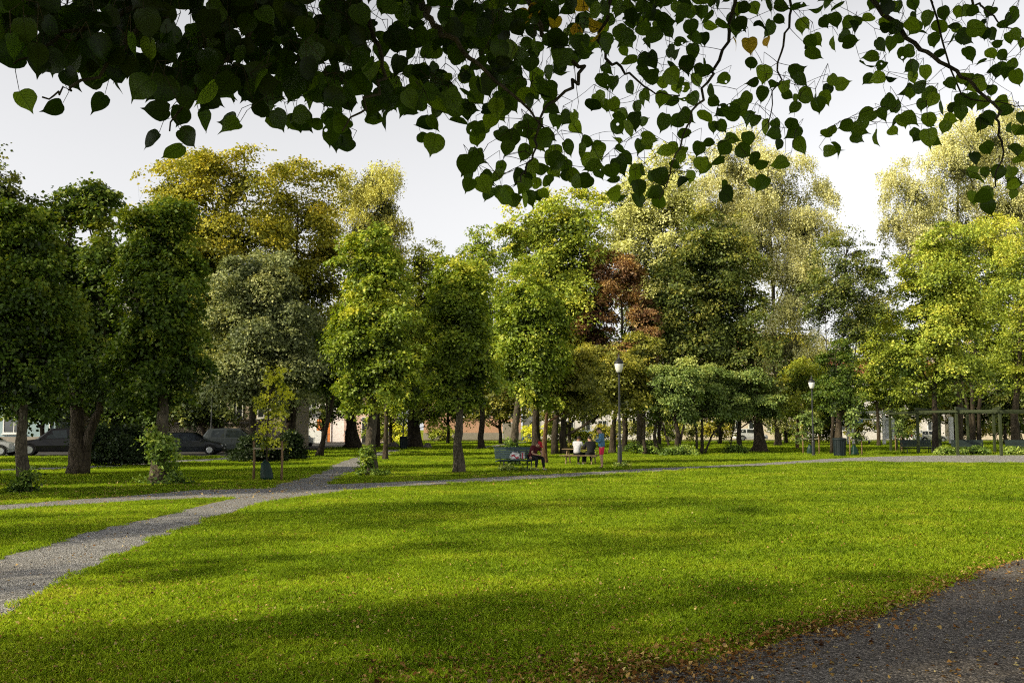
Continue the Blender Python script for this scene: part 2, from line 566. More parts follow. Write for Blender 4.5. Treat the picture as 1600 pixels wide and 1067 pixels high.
def make_tree(name, label, px, Y, lobes, leafmat, bark, trunk_r, n, leaf, style='leafy', seed=1, group=None,
              path=None, by=None, cat='tree', knobs=0.10, stems=None, flare=1.3, twig=True, top=0.85, depth=0.9, core=True):
    """lobes and path are given as (px, py, rx, ry) / (px, py) as seen from the viewpoint at distance Y."""
    rng = np.random.default_rng(seed)
    random.seed(seed)
    base = base_at(px, Y)
    t = thing(name, label, cat, base, 0, group)
    s = Y / FPX
    Ls = []
    slim = 0.87 if group == POL else 1.0
    for (lx, ly, rx, ry) in lobes:
        rx *= slim
        lx = px + (lx - px) * (slim if slim < 1 else 1)
        dy = (rng.random() - 0.5) * rx * s * 0.7
        c = W(lx, ly, Y) - base + Vector((0, dy, 0))
        Ls.append((np.array(c), np.array([rx * s, rx * s * depth, ry * s]) * (1.14 if style != 'shrub' else 1.05)))
    core = style == 'leafy' and len(Ls) >= 4 and core
    if core:               # a broad core ties the boughs into one crown
        lo = np.min([c - r for c, r in Ls], axis=0)
        hi = np.max([c + r for c, r in Ls], axis=0)
        Ls.append(((lo + hi) / 2, (hi - lo) / 2 * np.array([0.72, 0.72, 0.88])))
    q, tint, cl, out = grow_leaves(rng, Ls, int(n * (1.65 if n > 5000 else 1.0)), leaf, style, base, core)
    # trunk
    mb = MB()
    ztop = max(c[2] + r[2] * 0.4 for c, r in Ls)
    cen = np.mean([c for c, r in Ls], axis=0)
    nodes = []                                        # (pos, radius) where thin branches can start

    def stem(pts, r0, r1, nn=10, kn=0.0, fl=1.0):
        k = len(pts)
        rad = []
        for i in range(k):
            f = i / (k - 1)
            r = r0 * (1 - f) + r1 * f
            z = pts[i].z
            r *= 1 + (fl - 1) * math.exp(-max(z, 0) / (r0 * 1.1 + 0.05))
            rad.append(r)
            if i > 0:
                nodes.append((np.array(pts[i]), r))
        mb.tube(pts, rad, nn, noise=kn, caps=True)

    if stems is None:
        if path:
            P = [W(x, y, Y) - base for x, y in path]
            P[0].z = -0.08
            pts = []
            for a, b in zip(P[:-1], P[1:]):
                for i in range(4):
                    pts.append(a.lerp(b, i / 4))
            pts.append(P[-1])
        else:
            tip = Vector((cen[0] * 0.8, cen[1] * 0.8, ztop * top))
            pts = bez(Vector((0, 0, -0.08)), Vector((random.uniform(-.2, .2), random.uniform(-.2, .2), ztop * 0.45)), tip, 16)
            for p in pts[1:]:
                p += Vector((random.uniform(-1, 1), random.uniform(-1, 1), 0)) * trunk_r * 0.35
        zz = [0.0, .12, .3, .55] if trunk_r > 0.1 else [0.0]
        pts = [Vector((pts[0].x, pts[0].y, z - 0.08)) for z in zz] + [p for p in pts if p.z > zz[-1] + 0.15]
        stem(pts, trunk_r, max(trunk_r * 0.22, 0.015), 12, knobs, flare)
    else:
        for st in stems:
            P = [W(x, y, Y) - base for x, y in st[0]]
            P[0].z = -0.05
            if len(st) > 2:
                for i, p in enumerate(P):
                    p.y += st[2] * (0.3 + 0.7 * i / len(P))
            pts = []
            for a, b in zip(P[:-1], P[1:]):
                for i in range(3):
                    pts.append(a.lerp(b, i / 3) + Vector((random.uniform(-1, 1), random.uniform(-1, 1), 0)) * st[1] * 0.3)
            pts.append(P[-1])
            stem(pts, st[1], st[1] * 0.35, 8, knobs, 1.25)
    main = list(nodes)
    # limbs into each lobe
    for c, r in Ls[:len(lobes)]:
        hts = np.array([m[0][2] for m in main])
        want = max(c[2] - 0.55 * math.hypot(c[0], c[1]) - r[2] * 0.25, hts.min())
        i = int(np.argmin(np.abs(hts - want) + 0.5 * np.array([np.hypot(*(m[0][:2] - c[:2])) for m in main])))
        a = Vector(main[i][0])
        for kx in range(2):
            e = Vector(c) + Vector((random.uniform(-.6, .6) * r[0], random.uniform(-.6, .6) * r[1], random.uniform(-.1, .6) * r[2]))
            mid = a.lerp(e, 0.5) + Vector((random.uniform(-.15, .15) * r[0], random.uniform(-.15, .15) * r[0], -0.10 * r[2]))
            pts = bez(a, mid, e, 7)
            rr = min(main[i][1] * 0.5, trunk_r * 0.38)
            for p in pts[1:-1]:
                p += Vector((random.uniform(-1, 1), random.uniform(-1, 1), random.uniform(-1, 1))) * rr * 0.6
            mb.tube(pts, [rr * (1 - 0.85 * k / 7) + 0.008 for k in range(8)], 6)
            nodes += [(np.array(p), rr * (1 - 0.85 * k / 7)) for k, p in enumerate(pts) if k > 1]
    if twig:
        NP = np.array([x[0] for x in nodes])
        tb = mb
        sel = range(len(cl)) if len(cl) < 420 else rng.choice(len(cl), 420, replace=False)
        for i in sel:
            dlt = NP - cl[i]
            d = np.linalg.norm(dlt, axis=1) + np.where(dlt[:, 2] > 0.3, 1.5, 0)
            j = int(np.argmin(d))
            a, e = Vector(NP[j]), Vector(cl[i])
            L = (e - a).length
            mid = a.lerp(e, 0.55) + Vector((0, 0, 0.10 * L))
            r0 = min(nodes[j][1] * 0.6, 0.012 + 0.010 * L)
            tb.tube(bez(a, mid, e, 3), [r0, r0 * .75, r0 * .5, 0.004], 4, caps=False)
    mb.build('trunk', bark, t, smooth=True)
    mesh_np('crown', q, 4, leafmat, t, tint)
    return t


POL = 'pollarded lindens along the path'
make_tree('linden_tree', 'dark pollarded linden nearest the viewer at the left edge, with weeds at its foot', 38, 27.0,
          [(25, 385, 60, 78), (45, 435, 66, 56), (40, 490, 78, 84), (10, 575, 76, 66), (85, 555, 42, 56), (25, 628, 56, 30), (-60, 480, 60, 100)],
          M['linden_shaded'], M['bark_linden'], 0.19, 30000, 0.105, seed=21, group=POL, path=[(36, 768), (33, 690), (37, 640), (30, 560), (28, 430)], knobs=.12)
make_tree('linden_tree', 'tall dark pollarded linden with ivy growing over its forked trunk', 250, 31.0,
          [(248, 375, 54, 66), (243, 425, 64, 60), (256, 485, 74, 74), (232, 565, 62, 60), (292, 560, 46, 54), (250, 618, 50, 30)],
          M['linden_shaded'], M['bark_linden'], 0.27, 34000, 0.11, seed=22, group=POL, path=[(248, 755), (250, 690), (256, 640), (252, 560), (248, 430)], knobs=.12)
make_tree('linden_tree', 'pollarded linden with knobbly trunk beside the path fork, leafy weeds round its foot', 580, 36.7,
          [(580, 432, 52, 70), (586, 540, 62, 72), (566, 600, 44, 36), (618, 575, 36, 42), (548, 505, 32, 42), (604, 490, 42, 40)],
          M['linden_leaf'], M['bark_linden'], 0.235, 32000, 0.115, seed=23, group=POL, path=[(582, 742), (579, 690), (584, 640), (582, 560), (580, 460)], knobs=.16)
make_tree('linden_tree', 'pollarded linden with knobbly bare trunk just left of the bench', 718, 39.0,
          [(724, 450, 44, 60), (716, 492, 50, 48), (714, 540, 55, 62), (748, 570, 40, 46), (694, 590, 38, 42), (712, 625, 34, 22), (690, 500, 34, 36)],
          M['linden_leaf'], M['bark_linden'], 0.22, 30000, 0.115, seed=24, group=POL, path=[(717, 738), (715, 690), (719, 640), (718, 560), (720, 470)], knobs=.18)
make_tree('linden_tree', 'pollarded linden behind the bench with leafy shoots on its trunk', 805, 48.0,
          [(826, 468, 43, 56), (832, 510, 54, 46), (838, 548, 58, 54), (870, 562, 38, 38), (808, 590, 40, 38), (840, 615, 44, 26), (802, 520, 34, 36)],
          M['linden_leaf'], M['bark_linden'], 0.25, 28000, 0.13, seed=25, group=POL, path=[(804, 724), (803, 690), (808, 640), (815, 560), (825, 490)], knobs=.15)

TR = 'tall trees at the back of the park'
make_tree('forked_tree', 'dark broad tree with thick V-forked trunk between the two leftmost lindens', 125, 38.0,
          [(105, 325, 50, 46), (150, 315, 38, 36), (90, 420, 66, 76), (155, 430, 55, 86), (140, 545, 62, 76), (180, 600, 45, 50)],
          M['dark_leaf'], M['bark'], 0.40, 26000, 0.15, seed=31, stems=[([(124, 742), (124, 690), (120, 640), (112, 540), (105, 400)], .34), ([(127, 742), (138, 690), (155, 640), (165, 560), (150, 400)], .22)], group=TR)
make_tree('broadleaf_tree', 'tall tree at the far left rising behind the leftmost linden', -8, 60.0,
          [(-6, 280, 32, 58), (-40, 330, 55, 90), (20, 390, 45, 90), (-20, 500, 60, 100)], M['green_leaf'], M['bark_dark'], .3, 16000, .2, seed=32, group=TR)
make_tree('maple_tree', 'large golden-topped maple with rounded crown rising behind the second linden', 345, 75.0,
          [(290, 300, 66, 58), (370, 285, 62, 50), (235, 330, 42, 42), (320, 370, 90, 62), (385, 380, 60, 80), (300, 455, 80, 75), (370, 480, 60, 75), (330, 560, 60, 60)],
          M['maple_gold'], M['bark_dark'], .42, 40000, .21, seed=33, path=[(345, 705), (341, 650), (336, 600), (335, 480), (335, 330)], group=TR)
make_tree('maple_tree', 'olive-gold maple with airy crown just left of the brown weeping birch', 462, 80.0,
          [(440, 300, 55, 56), (490, 330, 52, 62), (515, 400, 42, 70), (440, 400, 60, 70), (480, 460, 60, 70), (450, 540, 50, 60)],
          M['maple_gold'], M['bark_dark'], .34, 24000, .21, seed=34, path=[(453, 703), (452, 650), (455, 590), (462, 480), (465, 330)], group=TR)
make_tree('birch_tree', 'brown-tinged weeping birch rising above the pollarded linden at the path fork', 590, 90.0,
          [(572, 288, 40, 34), (604, 320, 30, 56), (560, 350, 42, 60), (600, 380, 34, 50), (575, 430, 45, 60)],
          M['birch_brown'], M['bark'], .26, 34000, .14, 'birch', seed=35, group=TR)
make_tree('whitebeam_tree', 'pale grey-green whitebeam standing right of the ivy-clad linden', 398, 60.0,
          [(398, 432, 52, 44), (440, 470, 45, 45), (365, 500, 48, 55), (425, 545, 62, 60), (380, 590, 58, 55), (455, 590, 50, 50)],
          M['grey_leaf'], M['bark_dark'], .28, 30000, .17, seed=36, path=[(396, 714), (394, 660), (398, 610), (400, 520), (400, 450)], group=TR)
make_tree('whitebeam_tree', 'drooping grey-green tree above the white van', 457, 76.0,
          [(470, 535, 42, 45), (490, 585, 42, 45), (435, 600, 40, 50), (500, 540, 30, 40)], M['grey_leaf'], M['bark_dark'], .30, 15000, .17, seed=37, path=[(456, 705), (458, 660), (462, 610), (470, 550)], group=TR)
make_tree('leaning_tree', 'slender dark tree whose thin trunk leans to the right beside the path', 496, 63.0,
          [(508, 588, 40, 36), (478, 590, 28, 30), (540, 585, 28, 34), (520, 550, 34, 34)], M['dark_leaf'], M['bark_dark'], .14, 7000, .16, seed=38,
          stems=[([(496, 712), (507, 680), (517, 640), (523, 600), (520, 560)], .17), ([(503, 690), (510, 665), (511, 630), (505, 590)], .08)], group=TR)
make_tree('chestnut_tree', 'stout dark trunk with flared foot, standing left of the knobbly linden at the path fork', 551, 86.0,
          [(545, 560, 44, 50), (565, 500, 42, 50), (540, 610, 40, 32)], M['dark_leaf'], M['bark_dark'], .62, 13000, .2, seed=39, path=[(551, 701), (549, 660), (548, 610), (550, 520)], flare=1.7, group=TR)
make_tree('young_tree', 'young light green tree with slim trunk just behind the linden at the path fork', 602, 55.0,
          [(612, 590, 34, 40), (635, 560, 30, 34), (640, 612, 24, 28), (600, 540, 30, 34)], M['linden_leaf'], M['bark'], .17, 10000, .14, seed=40, path=[(602, 718), (603, 670), (604, 630), (610, 570)], group=TR)
make_tree('chestnut_tree', 'yellow-green tree with a thick dark trunk beside the far bin and boulders', 648, 90.0,
          [(655, 410, 36, 42), (672, 460, 42, 60), (640, 520, 44, 60), (680, 560, 50, 60), (628, 620, 36, 32), (680, 640, 30, 24)],
          M['maple_green'], M['bark_dark'], .66, 22000, .2, seed=41, path=[(648, 699), (646, 660), (646, 620), (655, 500), (657, 420)], flare=1.3, group=TR)
make_tree('pointed_tree', 'pointed green tree top showing between the two knobbly lindens left of the bench', 752, 85.0,
          [(752, 385, 26, 34), (735, 425, 38, 42), (770, 430, 36, 40), (750, 490, 50, 60), (745, 580, 45, 55)], M['linden_leaf'], M['bark_dark'], .3, 14000, .2, seed=42, group=TR)
make_tree('maple_tree', 'bright yellow-green maple with full rounded top rising behind the bench', 838, 73.0,
          [(845, 350, 52, 42), (888, 355, 60, 50), (805, 385, 34, 40), (860, 420, 72, 62), (915, 420, 44, 60), (900, 500, 62, 70), (850, 520, 60, 70), (880, 580, 60, 50)],
          M['maple_green'], M['bark_dark'], .36, 36000, .2, seed=43, path=[(838, 706), (837, 660), (840, 600), (855, 480), (862, 380)], group=TR)
make_tree('hawthorn_tree', 'small olive hawthorn with slim brown trunk beside the man on the bench', 852, 50.0,
          [(875, 605, 42, 36), (915, 615, 46, 36), (900, 580, 40, 34), (850, 620, 26, 26)], M['olive_leaf'], M['bark_red'], .17, 11000, .12, seed=44, path=[(851, 722), (851, 690), (854, 650), (865, 600)], group=TR)
make_tree('hawthorn_tree', 'low olive tree whose paired dark trunks stand behind the man in the white shirt', 872, 66.0,
          [(910, 600, 50, 40), (950, 600, 50, 44), (930, 565, 44, 36), (970, 625, 34, 28)], M['olive_leaf'], M['bark_dark'], .2, 15000, .15, seed=45,
          stems=[([(868, 708), (868, 670), (872, 630), (900, 580)], .26), ([(881, 706), (880, 670), (885, 630), (930, 570)], .26, 1.0)], group=TR)
make_tree('hawthorn_tree', 'low olive tree with short green-mossed trunk right of the standing man', 957, 69.0,
          [(990, 600, 38, 40), (965, 620, 30, 26), (1005, 560, 34, 40)], M['olive_leaf'], M['bark'], .27, 10000, .15, seed=46, path=[(957, 707), (958, 670), (962, 640), (980, 600)], group=TR)
make_tree('poplar_tree', 'pale silvery-leaved tall tree left of the big golden birch', 1000, 92.0,
          [(985, 320, 48, 56), (1045, 320, 52, 60), (1000, 400, 60, 65), (1050, 268, 34, 34), (1010, 480, 56, 60), (1070, 400, 50, 60)], M['pale_leaf'], M['bark'], .34, 32000, .21, seed=47, group=TR)
make_tree('copper_tree', 'copper-red leaved tree above the nearest street lamp', 975, 72.0,
          [(952, 432, 40, 42), (1006, 500, 28, 50), (925, 520, 32, 34), (978, 560, 38, 26), (988, 430, 20, 30), (940, 480, 26, 30), (1000, 575, 22, 20)], M['copper_leaf'], M['bark_dark'], .24, 14000, .17, seed=48, group=TR, core=False)
make_tree('rowan_tree', 'large dark green tree with a flared trunk standing at the edge of the far lawn', 1187, 74.0,
          [(1120, 372, 46, 40), (1100, 420, 68, 52), (1055, 470, 56, 62), (1150, 460, 56, 62), (1090, 540, 72, 56), (1165, 545, 50, 50), (1180, 610, 44, 40)],
          M['green_leaf'], M['bark'], .42, 42000, .19, seed=49, path=[(1187, 706), (1185, 665), (1183, 630), (1165, 520), (1125, 400)], flare=2.0, group=TR)
make_tree('birch_tree', 'very tall golden weeping birch in the middle of the back row', 1215, 100.0,
          [(1150, 255, 58, 56), (1215, 300, 66, 76), (1175, 370, 76, 66), (1262, 345, 44, 58), (1250, 440, 56, 76), (1235, 540, 50, 66), (1120, 330, 40, 60), (1195, 620, 50, 34)],
          M['birch_gold'], M['bark'], .38, 92000, .15, 'birch', seed=50, group=TR)
make_tree('slender_tree', 'sparse see-through green tree above the bin at the gravel circle', 1318, 70.0,
          [(1320, 415, 48, 55), (1350, 470, 40, 50), (1320, 510, 38, 40), (1288, 470, 34, 60), (1365, 420, 26, 40)], M['green_leaf'], M['bark_dark'], .15, 16000, .13, seed=51,
          stems=[([(1300, 708), (1301, 660), (1305, 600), (1318, 520), (1322, 400)], .12), ([(1302, 708), (1300, 650), (1295, 600), (1290, 500)], .07), ([(1301, 707), (1310, 640), (1335, 560), (1350, 450)], .08)], group=TR)
make_tree('ivy_tree', 'short dark tree with dense dark green crown over the bin', 1312, 66.0,
          [(1305, 575, 30, 32), (1318, 610, 28, 34), (1296, 625, 26, 28), (1330, 630, 20, 22)], M['dark_leaf'], M['bark'], .34, 10000, .14, seed=52, path=[(1312, 709), (1310, 680), (1311, 650), (1310, 600)], flare=1.1, group=TR)
make_tree('birch_tree', 'tall golden birch rising at the right edge behind the pergola trees', 1500, 105.0,
          [(1485, 262, 66, 66), (1560, 215, 60, 70), (1425, 300, 36, 50), (1400, 340, 24, 34), (1440, 390, 50, 60), (1575, 320, 56, 76), (1500, 350, 60, 60), (1640, 280, 60, 90)],
          M['birch_gold'], M['bark'], .36, 80000, .155, 'birch', seed=53, group=TR)
make_tree('maple_tree', 'yellow-green tree with straight dark trunk inside the left part of the pergola', 1462, 70.5,
          [(1500, 395, 48, 48), (1462, 455, 56, 50), (1440, 530, 50, 50), (1500, 500, 48, 60), (1410, 570, 42, 40), (1480, 590, 56, 36)],
          M['maple_green'], M['bark_dark'], .26, 30000, .17, seed=54, path=[(1462, 707.5), (1461, 660), (1460, 610), (1468, 500), (1480, 410)], group=TR)
make_tree('maple_tree', 'multi-stemmed yellow-green tree behind the middle pergola bench', 1525, 88.0,
          [(1560, 390, 50, 58), (1540, 470, 48, 50), (1580, 530, 42, 50), (1520, 570, 40, 40)], M['maple_green'], M['bark_dark'], .3, 22000, .18, seed=55,
          stems=[([(1521, 701), (1520, 650), (1518, 600), (1530, 480)], .26), ([(1530, 701), (1530, 640), (1535, 570), (1560, 420)], .2), ([(1524, 680), (1508, 620), (1495, 560), (1500, 520)], .16)], group=TR)
make_tree('maple_tree', 'leafy tree with dappled thick trunk at the far right behind the pergola', 1588, 80.0,
          [(1600, 430, 50, 66), (1610, 530, 52, 60), (1585, 600, 40, 30), (1650, 480, 50, 90)], M['maple_green'], M['bark'], .42, 20000, .18, seed=56, path=[(1588, 703), (1585, 650), (1590, 600), (1600, 480)], group=TR)
make_tree('young_tree', 'low sunlit yellow tree between the bin and the pergola, far back', 1372, 98.0,
          [(1372, 585, 38, 42), (1362, 515, 32, 42), (1395, 545, 30, 36), (1345, 610, 26, 30), (1390, 625, 26, 22)], M['maple_green'], M['bark'], .2, 15000, .19, seed=57, group=TR)
make_tree('young_tree', 'thin light tree behind the lamp by the bin', 1245, 84.0,
          [(1250, 600, 34, 36), (1235, 640, 22, 24), (1265, 645, 24, 22)], M['maple_green'], M['bark_red'], .16, 8000, .16, seed=58, group=TR)
SHR = 'multi-stemmed shrubs on the shady bank'
make_tree('shrub', 'large rounded lilac shrub nearest the lamp, dark twisted stems at its foot', 1050, 66.0,
          [(1045, 606, 42, 34), (1030, 635, 26, 24), (1065, 640, 28, 24), (1075, 595, 30, 28)], M['shrub_leaf'], M['bark_dark'], .1, 14000, .13, 'shrub', seed=61, group=SHR, cat='shrub',
          stems=[([(1055, 712), (1060, 680), (1052, 640), (1040, 600)], .2), ([(1058, 712), (1070, 660), (1082, 630)], .09), ([(1050, 712), (1040, 680), (1030, 640)], .1), ([(1030, 712), (1026, 680), (1030, 650)], .16, 1.5), ([(1008, 710), (1006, 680), (1010, 640)], .16, .8)])
make_tree('shrub', 'middle sunlit lilac shrub with three thin spreading stems', 1098, 68.0,
          [(1105, 603, 44, 30), (1130, 630, 34, 28), (1095, 635, 30, 24)], M['shrub_leaf'], M['bark_dark'], .1, 13000, .13, 'shrub', seed=62, group=SHR, cat='shrub',
          stems=[([(1095, 708), (1098, 670), (1096, 630)], .13), ([(1088, 708), (1088, 670), (1078, 645), (1072, 620)], .09), ([(1100, 708), (1112, 680), (1135, 655), (1150, 630)], .08)])
make_tree('shrub', 'shrub farthest right on the bank, against the flared trunk', 1150, 70.0,
          [(1160, 610, 44, 34), (1150, 645, 30, 20), (1195, 640, 28, 22)], M['shrub_leaf'], M['bark_dark'], .1, 12000, .13, 'shrub', seed=63, group=SHR, cat='shrub',
          stems=[([(1154, 706), (1156, 670), (1160, 630)], .2), ([(1140, 706), (1144, 680), (1150, 650)], .05), ([(1146, 706), (1140, 690), (1150, 665)], .04)])
for (sx, Y, rx, ry, sd, lab, mt) in [
        (1150, 69, 16, 9, 71, 'low dark clump of growth at the foot of the flared trunk', 'ivy_leaf'),
        (1060, 64, 26, 9, 72, 'low weedy clump under the nearest lilac shrub', 'ivy_leaf'),
        (405, 52, 38, 22, 73, 'dark rounded bush directly behind the staked sapling', 'deep_shade_leaf'),
        (448, 55, 26, 26, 74, 'dark bush between the staked sapling and the white van', 'deep_shade_leaf'),
        (190, 47, 58, 42, 75, 'wide black-green bush between the forked tree and the ivy-clad linden', 'deep_shade_leaf'),
        (900, 67, 26, 10, 76, 'thin brushy undergrowth behind the picnic table', 'olive_leaf'),
        (1010, 67, 24, 12, 77, 'brushy undergrowth left of the lilac shrubs', 'ivy_leaf'),
        (1480, 66, 22, 6, 78, 'low planting beside the dark trunk inside the pergola', 'ivy_leaf'),
        (1522, 66, 24, 7, 79, 'low planting under the middle pergola bench', 'ivy_leaf'),
        (1590, 66, 24, 7, 80, 'low planting under the right-hand pergola bench', 'ivy_leaf')]:
    yb = 670 + 2645.0 / Y
    make_tree('bush', lab, sx, Y, [(sx, yb - ry * .8, rx, ry), (sx - rx * .4, yb - ry * .6, rx * .6, ry * .7), (sx + rx * .45, yb - ry * .5, rx * .6, ry * .7)], M[mt], M['bark_dark'], .03,
              int(1200 + rx * ry * 7), .11, 'shrub', seed=sd, cat='bush', flare=1.0, stems=[([(sx, yb), (sx - rx * .2, yb - ry)], .025), ([(sx, yb), (sx + rx * .3, yb - ry)], .02)])
# unseen trees added left of the frame to shade the lawn and left-hand lindens
def stand_outside(kind, spots, label, cat, group):
    src = [o for o in COL.objects if o.name.startswith(kind) and o.parent is None]
    for i, (j, x, y, sc, rz) in enumerate(spots):
        c = copy_tree(src[j % len(src)])
        c.location = (x, y, 0)
        c.scale = (sc, sc, sc)
        c.rotation_euler = (0, 0, rz)
        tag(c, label, cat, group)


stand_outside('linden_tree', [(3, -28, 18.0, 1.8, 1.3), (2, -33, 22.5, 1.9, 2.2), (4, -30, 28.0, 1.5, 0.7), (2, -36, 25.0, 2.2, 0.2), (3, -39, 34.0, 2.2, 1.2), (4, -43, 43.0, 2.2, 2.2)],
              'unseen enlarged linden added beyond the left edge to cast shade', 'tree', 'unseen lindens added for shade')
for i, (x, y, k, wd) in enumerate([(-29, -7.2, 1.7, 30), (-27, -11.5, 1.8, 34), (-31, -1.6, .7, 22), (-31, 4.6, .8, 36), (-33, 16.0, .8, 36)]):  # unseen sparse trees added to break the sunlight over the lawn
    a = make_tree('airy_shade_tree', 'unseen airy tree added beyond the left edge to dapple the lawn with shade', 800, 40.0,
                  [(800, 480, 100 * wd / 30, 120), (790, 330, 110 * wd / 30, 130), (815, 150, 100 * wd / 30, 140), (800, -60, 80 * wd / 30, 140)],
                  M['birch_gold'], M['bark'], .2, int(6500 * k * wd / 30), .2, seed=130 + i, group='unseen airy trees added for lawn shade', twig=False)
    a.location = (x, y, 0)
# ------------------------------------------------------------------ ground, paths
def ground_mat():
    m, nt, out = new_mat('park grass ground')
    L = nt.links
    geo = N(nt, 'ShaderNodeNewGeometry')
    n1 = N(nt, 'ShaderNodeTexNoise', Scale=0.16, Detail=4.0)
    n2 = N(nt, 'ShaderNodeTexNoise', Scale=7.0, Detail=5.0, Roughness=0.7)
    n3 = N(nt, 'ShaderNodeTexNoise', Scale=0.9, Detail=3.0)
    for n in (n1, n2, n3):
        L.new(geo.outputs['Position'], n.inputs['Vector'])
    a = ramp(nt, [(0.35, (0.20, 0.29, 0.012)), (0.65, (0.36, 0.38, 0.025))])
    L.new(n1.outputs['Fac'], a.inputs['Fac'])
    b = ramp(nt, [(0.3, (0.45, 0.5, 0.4)), (0.7, (1.15, 1.1, 1.0))])
    L.new(n2.outputs['Fac'], b.inputs['Fac'])
    mu = N(nt, 'ShaderNodeMix', data_type='RGBA', blend_type='MULTIPLY')
    mu.inputs[0].default_value = 0.8
    L.new(a.outputs[0], mu.inputs[6])
    L.new(b.outputs[0], mu.inputs[7])
    c = ramp(nt, [(0.62, (0, 0, 0)), (0.78, (0.6, 0.6, 0.6))])
    L.new(n3.outputs['Fac'], c.inputs['Fac'])
    mx = N(nt, 'ShaderNodeMix', data_type='RGBA')
    L.new(c.outputs[0], mx.inputs[0])
    L.new(mu.outputs[2], mx.inputs[6])
    mx.inputs[7].default_value = (0.17, 0.15, 0.03, 1)
    p = N(nt, 'ShaderNodeBsdfPrincipled', Roughness=0.95)
    p.inputs['Specular IOR Level'].default_value = 0.1
    L.new(mx.outputs[2], p.inputs['Base Color'])
    bp = N(nt, 'ShaderNodeBump', Strength=0.8, Distance=0.05)
    L.new(n2.outputs['Fac'], bp.inputs['Height'])
    L.new(bp.outputs[0], p.inputs['Normal'])
    L.new(p.outputs[0], out.inputs['Surface'])
    return m


def gravel_mat(name, lo, hi, tan, wear=0.5):
    m, nt, out = new_mat(name)
    L = nt.links
    geo = N(nt, 'ShaderNodeNewGeometry')
    vo = N(nt, 'ShaderNodeTexVoronoi', Scale=55.0, Randomness=1.0)
    vs = N(nt, 'ShaderNodeTexVoronoi', Scale=130.0, Randomness=1.0)
    n1 = N(nt, 'ShaderNodeTexNoise', Scale=0.7, Detail=5.0, Roughness=0.65)
    n2 = N(nt, 'ShaderNodeTexNoise', Scale=11.0, Detail=4.0, Roughness=0.7)
    for n in (vo, vs, n1, n2):
        L.new(geo.outputs['Position'], n.inputs['Vector'])
    sep = N(nt, 'ShaderNodeSeparateColor')
    L.new(vo.outputs['Color'], sep.inputs[0])
    a = ramp(nt, [(0.0, lo), (0.55, tuple((x + y) / 2 for x, y in zip(lo, hi))), (0.85, hi), (1.0, tuple(min(1, x * 1.5) for x in hi))])
    L.new(sep.outputs[0], a.inputs['Fac'])
    sep2 = N(nt, 'ShaderNodeSeparateColor')
    L.new(vs.outputs['Color'], sep2.inputs[0])
    b = ramp(nt, [(0.0, (0.5, 0.5, 0.5)), (1.0, (1.3, 1.3, 1.3))])
    L.new(sep2.outputs[0], b.inputs['Fac'])
    mu = N(nt, 'ShaderNodeMix', data_type='RGBA', blend_type='MULTIPLY')
    mu.inputs[0].default_value = 0.8
    L.new(a.outputs[0], mu.inputs[6])
    L.new(b.outputs[0], mu.inputs[7])
    c = ramp(nt, [(0.40, (0, 0, 0)), (0.68, (wear, wear, wear))])
    L.new(n1.outputs['Fac'], c.inputs['Fac'])
    mx = N(nt, 'ShaderNodeMix', data_type='RGBA', blend_type='MULTIPLY')
    L.new(c.outputs[0], mx.inputs[0])
    L.new(mu.outputs[2], mx.inputs[6])
    mx.inputs[7].default_value = (tan[0], tan[1], tan[2], 1)
    p = N(nt, 'ShaderNodeBsdfPrincipled', Roughness=0.9)
    p.inputs['Specular IOR Level'].default_value = 0.2
    L.new(mx.outputs[2], p.inputs['Base Color'])
    ad = N(nt, 'ShaderNodeMath', operation='MULTIPLY_ADD')
    L.new(vo.outputs['Distance'], ad.inputs[0])
    ad.inputs[1].default_value = -0.9
    L.new(n2.outputs['Fac'], ad.inputs[2])
    bp = N(nt, 'ShaderNodeBump', Strength=0.9, Distance=0.02)
    L.new(ad.outputs[0], bp.inputs['Height'])
    L.new(bp.outputs[0], p.inputs['Normal'])
    L.new(p.outputs[0], out.inputs['Surface'])
    return m


M['ground'] = ground_mat()
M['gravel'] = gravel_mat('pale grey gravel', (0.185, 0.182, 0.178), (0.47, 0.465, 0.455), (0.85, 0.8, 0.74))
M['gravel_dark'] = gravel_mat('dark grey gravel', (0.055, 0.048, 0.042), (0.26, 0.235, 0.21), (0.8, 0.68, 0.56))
M['asphalt'] = rough_mat('asphalt', (0.045, 0.045, 0.047), (0.075, 0.073, 0.07), 2.0, 0.9, 0.2, 60)
M['pavement'] = rough_mat('concrete pavement', (0.26, 0.25, 0.24), (0.40, 0.385, 0.36), 1.5, 0.9, 0.2, 30)
M['soil'] = rough_mat('bare leaf-strewn soil', (0.05, 0.035, 0.018), (0.15, 0.10, 0.05), 6.0, 0.95, 0.6, 30)

mb = MB()
mb.add([(-900, -300, 0), (900, -300, 0), (900, 1500, 0), (-900, 1500, 0)], [(0, 1, 2, 3)])
tag(mb.build('ground', M['ground']), kind='structure')


def px_pts(poly, step=0.5, jit=0.05, rng=None):
    """pixel polygon -> ground polygon with a slightly ragged edge"""
    P = [G(x, y) for x, y in poly]
    out = []
    for a, b in zip(P, P[1:] + P[:1]):
        L = (b - a).length
        k = min(120, max(1, int(L / step)))
        for i in range(k):
            p = a.lerp(b, i / k)
            j = jit * min(1.0, L / 3)
            out.append((p.x + rng.normal() * j, p.y + rng.normal() * j))
    return out


def sheet(name, pts, z, mat, kind='structure'):
    me = bpy.data.meshes.new(name)
    bm = bmesh.new()
    vs = [bm.verts.new((x, y, z)) for x, y in pts]
    f = bm.faces.new(vs)
    f.normal_update()
    if f.normal.z < 0:
        f.normal_flip()
    bmesh.ops.triangulate(bm, faces=[f])
    bm.to_mesh(me)
    bm.free()
    return tag(link_mesh(name, me, mat), kind=kind)


